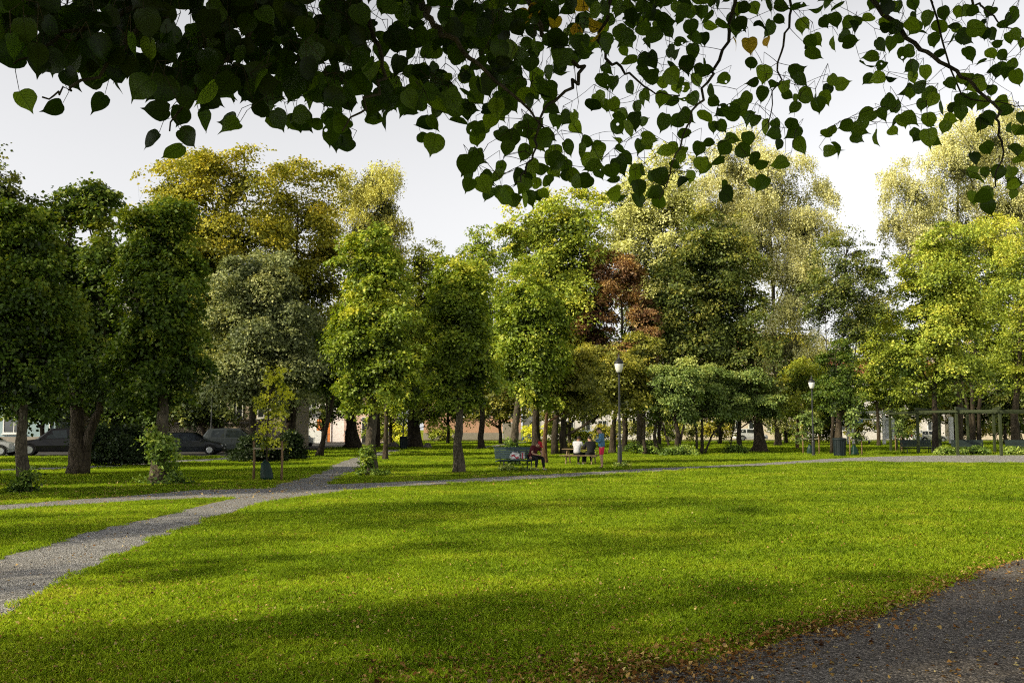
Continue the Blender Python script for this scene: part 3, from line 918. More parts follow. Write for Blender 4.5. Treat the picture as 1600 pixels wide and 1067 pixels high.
prng = np.random.default_rng(5)
PATHS = {
    'main': [(-60, 893), (0, 871), (62, 853), (125, 834), (187, 820), (250, 807), (294, 795), (340, 784), (369, 776), (400, 767), (425, 760), (470, 747), (510, 735), (512, 729), (537, 720), (570, 710), (603, 702),
             (637, 702), (612, 710), (587, 715), (562, 730), (535, 745), (508, 757), (500, 770), (470, 771), (437, 780), (375, 796), (328, 811), (281, 830), (219, 852), (172, 874), (125, 897), (62, 930), (0, 962), (-60, 1000)],
    'left': [(-90, 794), (0, 789), (100, 782), (200, 775), (300, 766), (400, 763), (430, 766), (400, 775), (367, 778), (300, 780), (200, 785), (100, 791), (0, 798), (-90, 804)],
    'right': [(440, 781), (470, 770), (505, 757.5), (575, 755), (700, 750), (800, 744), (900, 739), (1000, 732.5), (1100, 728.5), (1200, 723), (1290, 717), (1370, 713.5), (1460, 711.5), (1600, 711), (1760, 711),
              (1760, 724), (1600, 723.5), (1450, 722.5), (1330, 721), (1240, 725), (1100, 732), (1000, 738), (900, 744.5), (800, 751), (700, 756), (625, 760.5), (562, 765)],
    'back': [(-60, 734), (0, 733), (105, 730), (180, 726.5), (267, 720), (363, 715), (430, 712), (430, 715.5), (370, 718), (267, 723.5), (180, 729.5), (105, 732.5), (0, 736.5), (-60, 738)],
    'field': [(735, 700.5), (770, 696), (800, 691.5), (830, 690), (830, 691.2), (810, 693), (790, 696), (752, 702)],
    'near': [(850, 1110), (930, 1079), (1000, 1058), (1075, 1040), (1187, 1011), (1300, 981), (1375, 961), (1450, 931), (1525, 898), (1600, 874), (1700, 842), (1850, 830), (2400, 1000), (2600, 1500), (800, 1500)],
}
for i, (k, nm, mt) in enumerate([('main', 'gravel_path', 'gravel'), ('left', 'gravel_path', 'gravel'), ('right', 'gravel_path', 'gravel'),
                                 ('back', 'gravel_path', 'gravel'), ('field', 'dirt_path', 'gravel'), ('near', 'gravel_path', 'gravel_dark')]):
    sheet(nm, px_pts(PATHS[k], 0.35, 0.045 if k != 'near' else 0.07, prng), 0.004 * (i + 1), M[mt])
sheet('road', [(-75, 61.0), (-17.5, 62.5), (-15.5, 78), (-14.0, 150), (-24.0, 150), (-24.5, 76), (-75, 73.6)], 0.008, M['asphalt'])
sheet('pavement', [(-75, 74.2), (-25.4, 76.6), (-25.2, 150), (-29, 150), (-29, 77.9), (-75, 77.0)], 0.12, M['pavement'])
sheet('road', [(-13.9, 139), (120, 139), (120, 147), (-13.9, 147)], 0.012, M['asphalt'])
sheet('pavement', [(-13, 148), (120, 148), (120, 153), (-13, 153)], 0.1, M['pavement'])
sheet('bare_soil', px_pts([(930, 716), (980, 713), (1060, 713), (1120, 714), (1130, 719), (1060, 722), (985, 722), (935, 724)], 0.5, 0.25, prng), 0.006, M['soil'])


def to_px(x, y, z=0.0):
    v = z - CAMH
    cf = y * CP + v * SP
    cu = -y * SP + v * CP
    return 800 + FPX * x / cf, 533.5 - FPX * cu / cf


def in_poly(px, py, poly):
    ins = np.zeros(px.shape, bool)
    k = len(poly)
    for i in range(k):
        x1, y1 = poly[i]
        x2, y2 = poly[(i + 1) % k]
        c = ((y1 > py) != (y2 > py)) & (px < (x2 - x1) * (py - y1) / ((y2 - y1) if y2 != y1 else 1e-9) + x1)
        ins ^= c
    return ins


def scatter_ground(rng, n, y0, y1, power=1.0, margin=60):
    """points on the ground inside the view, between distances y0 and y1"""
    u = rng.random(n)
    y = np.sqrt(y0 ** 2 + (y1 ** 2 - y0 ** 2) * u ** power)
    hw = (800 + margin) / FPX
    x = (rng.random(n) * 2 - 1) * hw * y * 1.02
    return x, y


ROADS = [[(-75, 61.0), (-17.5, 62.5), (-15.5, 78), (-14.0, 150), (-29, 150), (-29, 77.9), (-75, 77)], [(-13.9, 139), (120, 139), (120, 160), (-13.9, 160)], [(-75, 77), (-18, 79), (-18, 92), (-75, 90)]]


def off_path(x, y, near=True):
    px, py = to_px(x, y)
    bad = np.zeros(px.shape, bool)
    for r_ in ROADS:
        bad |= in_poly(x, y, r_)
    for k, p in PATHS.items():
        bad |= in_poly(px, py, p)
        if near:
            for dx, dy in ((.14, 0), (-.14, 0), (0, .14), (0, -.14)):
                bad |= in_poly(*to_px(x + dx, y + dy), p)
    return ~bad


# ------------------------------------------------------------------ grass (too many blades to count: stuff)
def grass_mat():
    m, nt, out = new_mat('grass blades')
    L = nt.links
    at = N(nt, 'ShaderNodeAttribute', attribute_name='tint')
    geo = N(nt, 'ShaderNodeNewGeometry')
    n1 = N(nt, 'ShaderNodeTexNoise', Scale=0.35, Detail=5.0, Roughness=0.65)
    L.new(geo.outputs['Position'], n1.inputs['Vector'])
    s = N(nt, 'ShaderNodeMath', operation='MULTIPLY_ADD')
    L.new(n1.outputs['Fac'], s.inputs[0])
    s.inputs[1].default_value = 1.9
    L.new(at.outputs['Fac'], s.inputs[2])
    o = N(nt, 'ShaderNodeMath', operation='SUBTRACT')
    L.new(s.outputs[0], o.inputs[0])
    o.inputs[1].default_value = 0.95
    rp = ramp(nt, [(0.0, (0.17, 0.29, 0.009)), (0.45, (0.40, 0.575, 0.02)), (0.8, (0.60, 0.70, 0.035)), (1.0, (0.70, 0.64, 0.12))])
    L.new(o.outputs[0], rp.inputs['Fac'])
    df = N(nt, 'ShaderNodeBsdfDiffuse')
    tr = N(nt, 'ShaderNodeBsdfTranslucent')
    gl = N(nt, 'ShaderNodeBsdfGlossy', Roughness=0.5)
    L.new(rp.outputs[0], df.inputs['Color'])
    L.new(rp.outputs[0], tr.inputs['Color'])
    a = N(nt, 'ShaderNodeMixShader', Fac=0.45)
    L.new(df.outputs[0], a.inputs[1])
    L.new(tr.outputs[0], a.inputs[2])
    b = N(nt, 'ShaderNodeMixShader', Fac=0.02)
    L.new(a.outputs[0], b.inputs[1])
    L.new(gl.outputs[0], b.inputs[2])
    L.new(b.outputs[0], out.inputs['Surface'])
    return m


M['grass'] = grass_mat()


def build_grass():
    rng = np.random.default_rng(3)
    nb = 520
    rad = 0.26 * np.sqrt(rng.random(nb))
    th = rng.uniform(0, 2 * PI, nb)
    b = np.stack([rad * np.cos(th), rad * np.sin(th), np.full(nb, -0.004)], 1)
    yaw = rng.uniform(0, 2 * PI, nb)
    side = np.stack([np.cos(yaw), np.sin(yaw), np.zeros(nb)], 1)
    lean = np.stack([-np.sin(yaw), np.cos(yaw), np.zeros(nb)], 1) * rng.normal(0, 0.38, nb)[:, None]
    h = rng.gamma(5, 0.0042, nb) + 0.008
    w = rng.uniform(0.0016, 0.0034, nb)
    up = np.array([0, 0, 1.0])
    mid = b + (up + lean * 0.5) * (h * 0.55)[:, None]
    tip = b + (up * 0.95 + lean * 1.3) * h[:, None]
    q = np.stack([b - side * w[:, None], b + side * w[:, None], mid + side * w[:, None] * .8, tip, mid - side * w[:, None] * .8], 1)
    k = 5
    pts = []
    scl = []
    for (n, y0, y1, sc) in [(5600, 5.6, 14.5, 1.0), (10500, 14.5, 30, 1.15), (9500, 30, 66, 1.5), (9000, 66, 135, 2.6)]:
        x, y = scatter_ground(rng, n, y0, y1)
        keep = off_path(x, y)
        # thin, patchy turf near the leaf-strewn edge of the dark path
        px, py = to_px(x, y)
        edge = np.clip((py - (1120 - 0.245 * (px - 800))) / 60.0, 0, 1) * (px > 700)
        keep &= rng.random(len(x)) > edge * 0.45
        pts.append(np.stack([x, y, np.zeros(len(x))], 1)[keep])
        scl.append(np.full(keep.sum(), sc) * rng.uniform(0.7, 1.25, keep.sum()))
    pts = np.concatenate(pts)
    scl = np.concatenate(scl)
    me = bpy.data.meshes.new('grass')
    nv = nb * k
    me.vertices.add(nv + len(pts))
    me.vertices.foreach_set('co', np.concatenate([q.reshape(-1, 3), pts]).astype(np.float32).ravel())
    me.loops.add(nb * k)
    me.loops.foreach_set('vertex_index', np.arange(nv).astype(np.int32))
    me.polygons.add(nb)
    me.polygons.foreach_set('loop_start', (np.arange(nb) * k).astype(np.int32))
    me.update(calc_edges=True)
    a = me.attributes.new('tint', 'FLOAT', 'FACE')
    a.data.foreach_set('value', np.clip(rng.normal(0.45, 0.14, nb), 0, 1).astype(np.float32))
    a = me.attributes.new('tuft', 'FLOAT', 'POINT')
    a.data.foreach_set('value', np.concatenate([np.zeros(nv), scl]).astype(np.float32))
    o = tag(link_mesh('grass', me, M['grass']), kind='stuff')
    ng = bpy.data.node_groups.new('grass tufts', 'GeometryNodeTree')
    ng.interface.new_socket('Geometry', in_out='INPUT', socket_type='NodeSocketGeometry')
    ng.interface.new_socket('Geometry', in_out='OUTPUT', socket_type='NodeSocketGeometry')
    gi, go = ng.nodes.new('NodeGroupInput'), ng.nodes.new('NodeGroupOutput')
    na = ng.nodes.new('GeometryNodeInputNamedAttribute')
    na.data_type = 'FLOAT'
    na.inputs['Name'].default_value = 'tuft'
    cmp_ = ng.nodes.new('FunctionNodeCompare')
    cmp_.data_type = 'FLOAT'
    cmp_.operation = 'GREATER_THAN'
    cmp_.inputs[1].default_value = 0.01
    sep = ng.nodes.new('GeometryNodeSeparateGeometry')
    sep.domain = 'POINT'
    iop = ng.nodes.new('GeometryNodeInstanceOnPoints')
    rv = ng.nodes.new('FunctionNodeRandomValue')
    rv.data_type = 'FLOAT_VECTOR'
    rv.inputs[0].default_value = (-0.06, -0.06, 0)
    rv.inputs[1].default_value = (0.06, 0.06, 6.2832)
    lk = ng.links.new
    lk(na.outputs['Attribute'], cmp_.inputs[0])
    lk(gi.outputs[0], sep.inputs['Geometry'])
    lk(cmp_.outputs[0], sep.inputs['Selection'])
    lk(sep.outputs['Selection'], iop.inputs['Points'])
    lk(sep.outputs['Inverted'], iop.inputs['Instance'])
    lk(rv.outputs[0], iop.inputs['Rotation'])
    lk(na.outputs['Attribute'], iop.inputs['Scale'])
    lk(iop.outputs['Instances'], go.inputs[0])
    md = o.modifiers.new('tufts', 'NODES')
    md.node_group = ng
    return o


build_grass()


# ------------------------------------------------------------------ fallen leaves, pebbles (stuff)
def build_litter():
    rng = np.random.default_rng(9)
    X, Y, Z, S, T = [], [], [], [], []

    def put(x, y, z, s, t):
        X.append(x); Y.append(y); Z.append(z); S.append(s); T.append(t)

    # over the lawn
    x, y = scatter_ground(rng, 15000, 5.8, 34, 2.0)
    ok = off_path(x, y, False)
    x, y = x[ok], y[ok]
    put(x, y, rng.uniform(0.02, 0.05, len(x)), rng.uniform(.014, .042, len(x)), np.clip(rng.normal(.6, .25, len(x)), 0, 1))
    x, y = scatter_ground(rng, 5200, 5.8, 11.5, .8)
    ok = off_path(x, y, False)
    x, y = x[ok], y[ok]
    put(x, y, rng.uniform(0.02, 0.045, len(x)), rng.uniform(.012, .04, len(x)), np.clip(rng.normal(.55, .28, len(x)), 0, 1))
    # on the paths
    x, y = scatter_ground(rng, 9000, 5.8, 42, 1.3)
    ok = ~off_path(x, y, False)
    x, y = x[ok], y[ok]
    put(x, y, np.full(len(x), 0.03), rng.uniform(.02, .055, len(x)), np.clip(rng.normal(.5, .25, len(x)), 0, 1))
    # drift of leaves along the edge of the dark path, and across the bottom of the lawn
    ed = [G(a, b) for a, b in [(560, 1078), (760, 1075), (930, 1074), (1000, 1058), (1075, 1040), (1187, 1011), (1300, 981), (1375, 961), (1450, 931), (1525, 898), (1600, 874), (1680, 850)]]
    for a, b, k, sp in zip(ed[:-1], ed[1:], [520, 800, 760, 720, 700, 600, 420, 360, 300, 220, 160], [.45, .45, .42, .38, .3, .22, .17, .15, .13, .12, .12]):
        t = rng.random(k)
        off = rng.normal(0.03, sp, k)
        d = (b - a).normalized()
        x = a.x + (b.x - a.x) * t - d.y * off
        y = a.y + (b.y - a.y) * t + d.x * off
        put(x, y, rng.uniform(.02, .045, k), rng.uniform(.02, .055, k), np.clip(rng.normal(.38, .25, k), 0, 1))
    # more on the near dark gravel
    x, y = scatter_ground(rng, 5200, 5.8, 15)
    px, py = to_px(x, y)
    ok = in_poly(px, py, PATHS['near'])
    x, y = x[ok], y[ok]
    put(x, y, np.full(len(x), 0.032), rng.uniform(.018, .05, len(x)), np.clip(rng.normal(.5, .25, len(x)), 0, 1))
    # under the left-hand lindens
    for (cx, cy, sx, sy, k) in [(-12, 26, 5, 2.5, 900), (-11, 29.5, 4, 2, 500), (-3, 35, 4, 3, 350), (3, 40, 6, 4, 400)]:
        x, y = rng.normal(cx, sx, k), rng.normal(cy, sy, k)
        put(x, y, rng.uniform(.03, .06, k), rng.uniform(.04, .08, k), np.clip(rng.normal(.75, .2, k), 0, 1))
    x, y, z, s, t = (np.concatenate(a) for a in (X, Y, Z, S, T))
    k = len(x)
    pos = np.stack([x, y, z], 1)
    axis = nrm(rng.normal(size=(k, 3)) * np.array([1, 1, 0.35]))
    normal = nrm(np.array([0, 0, 1.0]) + rng.normal(size=(k, 3)) * 0.45)
    q = leaf_quads(pos, axis, normal, s, s * rng.uniform(.35, .85, k), fold=0.3)
    q[:, :, 2] = np.maximum(q[:, :, 2], 0.028)
    m = leaf_mat('fallen leaves', [(0.0, (0.10, 0.035, 0.012)), (0.3, (0.22, 0.10, 0.025)), (0.6, (0.34, 0.21, 0.06)), (1.0, (0.50, 0.40, 0.16))], trans=0.25, tcol=(1, 1, .8), namp=0.1, gain=1.45)
    tag(mesh_np('fallen_leaves', q, 4, m, tint=t), kind='stuff')
    # loose stones on the paths
    x, y = scatter_ground(rng, 9000, 5.8, 24)
    ok = ~off_path(x, y, False)
    x, y = x[ok], y[ok]
    k = len(x)
    r = rng.gamma(4, 0.0017, k) + 0.003
    o8 = np.array([[1, 0, 0], [0, 1, 0], [-1, 0, 0], [0, -1, 0], [0, 0, .7], [0, 0, -.5]], float)
    v = o8[None] * r[:, None, None] * rng.uniform(.6, 1.3, (k, 6, 3))
    a = rng.uniform(0, 2 * PI, k)
    ca, sa = np.cos(a)[:, None], np.sin(a)[:, None]
    v = np.stack([v[..., 0] * ca - v[..., 1] * sa, v[..., 0] * sa + v[..., 1] * ca, v[..., 2]], -1)
    v += np.stack([x, y, np.full(k, 0.026)], 1)[:, None]
    m = leaf_mat('loose stones', [(0.0, (0.05, 0.048, 0.045)), (0.6, (0.17, 0.16, 0.145)), (1.0, (0.36, 0.34, 0.31))], trans=0.0, tcol=(1, 1, 1), gloss=0.03, namp=0.05, gain=1.0)
    fc = [(0, 1, 4), (1, 2, 4), (2, 3, 4), (3, 0, 4), (1, 0, 5), (2, 1, 5), (3, 2, 5), (0, 3, 5)]
    tag(mesh_np('loose_gravel', v, 6, m, tint=np.clip(rng.normal(.45, .25, k), 0, 1), faces=fc), kind='stuff')


build_litter()


# ------------------------------------------------------------------ the linden we stand under
def near_leaf_mat():
    m, nt, out = new_mat('heart shaped linden leaves')
    L = nt.links
    at = N(nt, 'ShaderNodeAttribute', attribute_name='tint')
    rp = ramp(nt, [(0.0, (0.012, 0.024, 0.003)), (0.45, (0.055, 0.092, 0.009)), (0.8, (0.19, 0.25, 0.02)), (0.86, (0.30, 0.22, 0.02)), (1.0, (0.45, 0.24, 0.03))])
    L.new(at.outputs['Fac'], rp.inputs['Fac'])
    uv = N(nt, 'ShaderNodeUVMap', uv_map='UVMap')
    sx = N(nt, 'ShaderNodeSeparateXYZ')
    L.new(uv.outputs[0], sx.inputs[0])
    # veins: midrib and side veins slanting towards the tip
    ax = N(nt, 'ShaderNodeMath', operation='ABSOLUTE')
    L.new(sx.outputs[0], ax.inputs[0])
    k = N(nt, 'ShaderNodeMath', operation='MULTIPLY_ADD')
    L.new(ax.outputs[0], k.inputs[0])
    k.inputs[1].default_value = -0.75
    L.new(sx.outputs[1], k.inputs[2])
    ks = N(nt, 'ShaderNodeMath', operation='MULTIPLY')
    L.new(k.outputs[0], ks.inputs[0])
    ks.inputs[1].default_value = 7.0
    fr = N(nt, 'ShaderNodeMath', operation='PINGPONG')
    L.new(ks.outputs[0], fr.inputs[0])
    fr.inputs[1].default_value = 0.5
    mn = N(nt, 'ShaderNodeMath', operation='MULTIPLY')
    L.new(ax.outputs[0], mn.inputs[0])
    mn.inputs[1].default_value = 4.0
    mi = N(nt, 'ShaderNodeMath', operation='MINIMUM')
    L.new(fr.outputs[0], mi.inputs[0])
    L.new(mn.outputs[0], mi.inputs[1])
    vr = ramp(nt, [(0.03, (0.5, 0.5, 0.5)), (0.16, (1, 1, 1))])
    L.new(mi.outputs[0], vr.inputs['Fac'])
    mu = N(nt, 'ShaderNodeMix', data_type='RGBA', blend_type='MULTIPLY')
    mu.inputs[0].default_value = 0.8
    L.new(rp.outputs[0], mu.inputs[6])
    L.new(vr.outputs[0], mu.inputs[7])
    tm = N(nt, 'ShaderNodeMix', data_type='RGBA', blend_type='MULTIPLY')
    tm.inputs[0].default_value = 1.0
    L.new(mu.outputs[2], tm.inputs[6])
    tm.inputs[7].default_value = (2.0, 2.3, 0.7, 1)
    df = N(nt, 'ShaderNodeBsdfDiffuse')
    tr = N(nt, 'ShaderNodeBsdfTranslucent')
    gl = N(nt, 'ShaderNodeBsdfGlossy', Roughness=0.45)
    L.new(mu.outputs[2], df.inputs['Color'])
    L.new(tm.outputs[2], tr.inputs['Color'])
    a = N(nt, 'ShaderNodeMixShader', Fac=0.45)
    L.new(df.outputs[0], a.inputs[1])
    L.new(tr.outputs[0], a.inputs[2])
    b = N(nt, 'ShaderNodeMixShader', Fac=0.018)
    L.new(a.outputs[0], b.inputs[1])
    L.new(gl.outputs[0], b.inputs[2])
    # insect holes
    geo = N(nt, 'ShaderNodeNewGeometry')
    vo = N(nt, 'ShaderNodeTexVoronoi', Scale=26.0)
    L.new(geo.outputs['Position'], vo.inputs['Vector'])
    vc = N(nt, 'ShaderNodeSeparateColor')
    L.new(vo.outputs['Color'], vc.inputs[0])
    hr = N(nt, 'ShaderNodeMath', operation='GREATER_THAN')
    L.new(vc.outputs[0], hr.inputs[0])
    hr.inputs[1].default_value = 0.80
    hd = N(nt, 'ShaderNodeMath', operation='LESS_THAN')
    L.new(vo.outputs['Distance'], hd.inputs[0])
    hd.inputs[1].default_value = 0.13
    hh = N(nt, 'ShaderNodeMath', operation='MULTIPLY')
    L.new(hr.outputs[0], hh.inputs[0])
    L.new(hd.outputs[0], hh.inputs[1])
    tp = N(nt, 'ShaderNodeBsdfTransparent')
    c = N(nt, 'ShaderNodeMixShader')
    L.new(hh.outputs[0], c.inputs[0])
    L.new(b.outputs[0], c.inputs[1])
    L.new(tp.outputs[0], c.inputs[2])
    L.new(c.outputs[0], out.inputs['Surface'])
    return m


M['near_leaf'] = near_leaf_mat()
HALF = [(0.0, 0.0), (0.09, -0.03), (0.24, -0.025), (0.385, 0.06), (0.475, 0.2), (0.50, 0.37), (0.465, 0.54), (0.37, 0.69), (0.22, 0.82), (0.065, 0.94), (0.0, 1.13)]
MIDV = [0.0, 0.25, 0.5, 0.75]


def heart_leaf():
    """flat template verts (u, v) and triangles of a heart shaped leaf"""
    v = [(0, m) for m in MIDV] + [(0, 1.13)]          # 0..4
    r = HALF[1:-1]                                    # 9 points
    v += r + [(-x, y) for x, y in r]                  # 5..13, 14..22
    f = []
    for off, flip in ((5, False), (14, True)):
        t = [(0, off, off + 1), (0, off + 1, off + 2), (0, off + 2, off + 3), (0, off + 3, 1), (1, off + 3, off + 4), (1, off + 4, off + 5), (1, off + 5, 2),
             (2, off + 5, off + 6), (2, off + 6, 3), (3, off + 6, off + 7), (3, off + 7, off + 8), (3, off + 8, 4)]
        f += [(a, c, b) if flip else (a, b, c) for a, b, c in t]
    return np.array(v, float), f


def build_near_linden():
    rng = np.random.default_rng(17)
    TX, TY = -1.6, -3.2
    t = thing('linden_tree', 'overhanging linden branches with dark heart-shaped leaves along the top', 'tree', (TX, TY, 0))
    O = Vector((TX, TY, 0))
    Ydep = lambda px: np.interp(px, [0, 300, 600, 850, 1050, 1600], [2.05, 2.2, 2.6, 3.1, 3.5, 3.75])
    S = 2.963
    left = [(120, 470), (245, 500), (460, 480), (60, 220), (30, 260), (240, 200), (240, 290), (330, 365), (440, 340), (470, 270), (650, 410), (590, 310), (720, 510), (830, 540), (950, 565), (1060, 560), (700, 650), (870, 640), (800, 705), (1295, 560), (1235, 500), (1440, 470), (1350, 570), (1400, 575), (1450, 570), (1540, 555), (1560, 665), (1500, 410), (50, 60), (110, 40), (200, 110), (320, 130), (430, 195), (560, 160), (1060, 440), (960, 470), (1180, 400), (830, 380), (740, 420), (560, 270), (660, 300), (860, 460), (1000, 400), (1090, 380), (1280, 450), (1370, 420)]
    mid = [(20, 670), (10, 560), (40, 480), (100, 400), (170, 530), (210, 560), (390, 580), (435, 670), (555, 570), (460, 470), (340, 500), (650, 590), (700, 560), (640, 640), (620, 720), (590, 770), (600, 860), (690, 900), (690, 830), (750, 780), (750, 900), (780, 690), (815, 915), (860, 710), (870, 820), (880, 920), (850, 860), (920, 650), (940, 780), (920, 850), (970, 735), (950, 900), (970, 630), (1000, 800), (1055, 815), (1040, 750), (1065, 685), (1130, 700), (1130, 840), (1165, 750), (1200, 680), (1210, 800), (1295, 690), (1310, 910), (1300, 770), (1270, 840), (1360, 840), (1380, 920), (1390, 680), (1440, 640), (1400, 790), (1440, 890), (1490, 820), (1500, 700), (1480, 940), (1500, 570), (1560, 770), (1580, 710), (1590, 840), (1100, 590), (1050, 550), (880, 570), (1170, 490), (1240, 490), (1270, 390), (1240, 320), (1350, 410), (1340, 280), (1340, 190), (1350, 100), (1340, 20), (1420, 210), (1450, 280), (1440, 350), (1490, 380), (1530, 150), (1450, 80), (1540, 240), (1550, 320), (1580, 390), (1430, 440), (1490, 460), (1540, 470), (1380, 500), (1410, 560), (1290, 590), (1300, 540), (1340, 600), (1560, 560), (280, 440), (240, 480), (380, 450), (520, 490), (600, 500), (720, 500), (800, 480), (760, 620), (820, 620), (880, 470), (960, 500), (1000, 560)]
    yel = [(850, 90), (895, 55), (950, 90), (1000, 110), (1075, 30), (1105, 140), (1190, 110), (1195, 170), (1130, 20)]
    right = [(390, 125), (340, 290), (390, 345), (285, 120), (210, 110), (470, 90), (480, 30), (590, 110), (680, 105), (645, 185), (720, 205), (800, 200), (630, 250), (790, 110), (830, 100), (570, 370), (510, 440), (485, 405), (535, 500), (550, 470), (525, 580), (530, 610), (575, 670), (465, 670), (440, 620), (390, 440), (240, 515), (290, 500), (330, 550), (160, 590), (205, 365), (170, 470), (115, 310), (60, 130), (250, 640), (320, 645), (300, 700), (180, 750), (390, 760), (455, 750), (95, 690), (60, 820), (110, 765), (210, 690), (385, 850), (225, 905), (20, 400), (130, 540), (400, 590), (340, 380),
             (720, 375), (690, 420), (760, 390), (640, 470), (650, 490), (700, 615), (730, 690), (775, 580), (830, 640), (845, 595), (870, 540), (940, 530), (920, 640), (995, 610), (1065, 550), (985, 465), (1010, 490), (1050, 420), (1110, 400), (1130, 485), (1170, 440), (1160, 560), (1100, 620), (1160, 640), (1235, 590), (1225, 500), (1305, 525), (1350, 470), (1410, 475), (940, 210), (890, 260), (870, 310), (880, 370), (940, 310), (985, 360), (1075, 310), (1060, 240), (1120, 150), (960, 110), (1010, 35), (1090, 130), (1150, 90), (1210, 130), (1230, 65), (1200, 250), (1140, 340), (1260, 390), (1280, 120), (1330, 360), (1390, 380), (1450, 420), (1370, 50), (1440, 60), (1480, 200), (1500, 120), (1555, 65), (1450, 250), (1540, 300), (1590, 200), (1400, 570), (1450, 540), (1510, 520), (1540, 590), (1590, 610), (1430, 690), (1370, 735), (1560, 700), (1590, 740), (1420, 800), (1390, 830), (1480, 790), (1540, 800), (1560, 850), (1360, 920), (1430, 900), (1550, 900), (1440, 960), (1580, 550), (1490, 470),
             (1380, 130), (1420, 160), (1330, 170), (1350, 250), (1400, 290), (1460, 330), (1520, 340), (1300, 60), (1270, 190), (1530, 180), (1500, 260), (1570, 360), (1180, 190), (1010, 180), (900, 20), (960, 30), (1090, 20), (350, 40), (420, 30), (300, 40), (560, 40), (640, 40), (730, 30), (20, 60), (60, 60), (110, 60), (150, 120), (40, 300), (70, 240), (10, 190), (120, 180), (90, 370), (30, 620), (40, 540), (70, 460)]
    ryel = [(265, 200), (330, 215), (410, 195)]
    P = [(x / S, y / S, 0) for x, y in left] + [(530 + x / S, y / S, 0) for x, y in mid] + [(1060 + x / S, y / S, 0) for x, y in right]
    P += [(530 + x / S, y / S, 1) for x, y in yel] + [(1060 + x / S, y / S, 1) for x, y in ryel]
    # dense interior, running on above the frame
    dx = [-60, 0, 60, 150, 300, 450, 600, 760, 850, 950, 1080, 1200, 1660]
    dy = [60, 70, 105, 125, 160, 155, 172, 182, 158, 80, 30, 0, -5]
    dens = 0
    while dens < 1900:
        x, y = rng.uniform(-60, 1660), rng.uniform(-190, 180)
        if y < np.interp(x, dx, dy) - 12 * rng.random() and (x < 1080 or rng.random() < 0.55):
            P.append((x, y, 0))
            dens += 1
    # leaves overlap in flat sprays: give most leaves a close neighbour
    for (x, y, z_) in list(P[:len(left) + len(mid) + len(right)]):
        if x > 330 and rng.random() < (0.85 if x < 1060 else 0.62):
            a_ = rng.uniform(0, 2 * PI)
            P.append((x + 15 * math.cos(a_), y - 5 + 10 * math.sin(a_), z_))
    k = len(P)
    px = np.array([p[0] for p in P])
    py = np.array([p[1] for p in P])
    ye = np.array([p[2] for p in P])
    Yd = Ydep(px) * rng.uniform(0.90, 1.16, k)
    cen = np.array([W(a, b, d) for a, b, d in zip(px, py, Yd)])
    length = np.interp(px, [0, 500, 900, 1600], [0.055, 0.056, 0.058, 0.058]) * rng.uniform(0.78, 1.15, k)
    view = nrm(np.array([0, 0, CAMH]) - cen)
    right_ = nrm(np.cross(view, np.array([0, 0, 1.0])))
    upv = np.cross(right_, view)
    ang = rng.normal(0, 0.5, k) + np.where(rng.random(k) < 0.6, rng.choice([-1.0, 1.0], k) * 0.75, 0) + np.where(rng.random(k) < 0.25, rng.uniform(-1.4, 1.4, k), 0)
    axis = -upv * np.cos(ang)[:, None] + right_ * np.sin(ang)[:, None] + view * rng.normal(0, 0.40, k)[:, None]
    axis = nrm(axis)
    nm = view + rng.normal(size=(k, 3)) * 0.55 + np.array([0, 0, 0.25]) * rng.random((k, 1))
    nm = nrm(nm - axis * (nm * axis).sum(1, keepdims=True))
    b = np.cross(axis, nm)
    tv, tf = heart_leaf()
    fold = rng.uniform(-0.15, 0.5, k)
    curl = rng.normal(0.15, 0.32, k)
    wdt = rng.uniform(0.78, 1.06, k)
    skew = rng.normal(0, 0.05, k)
    jit = rng.normal(0, 0.012, (k, len(tv), 2))
    jit[:, :5] = 0
    u = tv[None, :, 0] + jit[..., 0]
    v = tv[None, :, 1] + jit[..., 1]
    uu = u * wdt[:, None] + skew[:, None] * np.sin(v * PI)
    zz = np.abs(u) * fold[:, None] - curl[:, None] * (v - 0.3) ** 2 + 0.04 * np.sin(v * 9 + ang[:, None] * 7) * np.abs(u)
    bp = cen - axis * (length * 0.5)[:, None]
    q = bp[:, None] + length[:, None, None] * (axis[:, None] * v[..., None] + b[:, None] * uu[..., None] + nm[:, None] * zz[..., None])
    tint = np.where(ye == 1, rng.uniform(.9, 1.0, k), np.clip(rng.normal(.46, .2, k) - .30 * np.clip((900 - px) / 500, 0, 1) - .12 * (py < 110), 0, .78))  # lower tint towards upper left puts the canopy's shade into colour
    q -= np.array(O)
    mesh_np('foliage', q, len(tv), M['near_leaf'], t, tint, faces=tf, smooth=True, uv=tv)
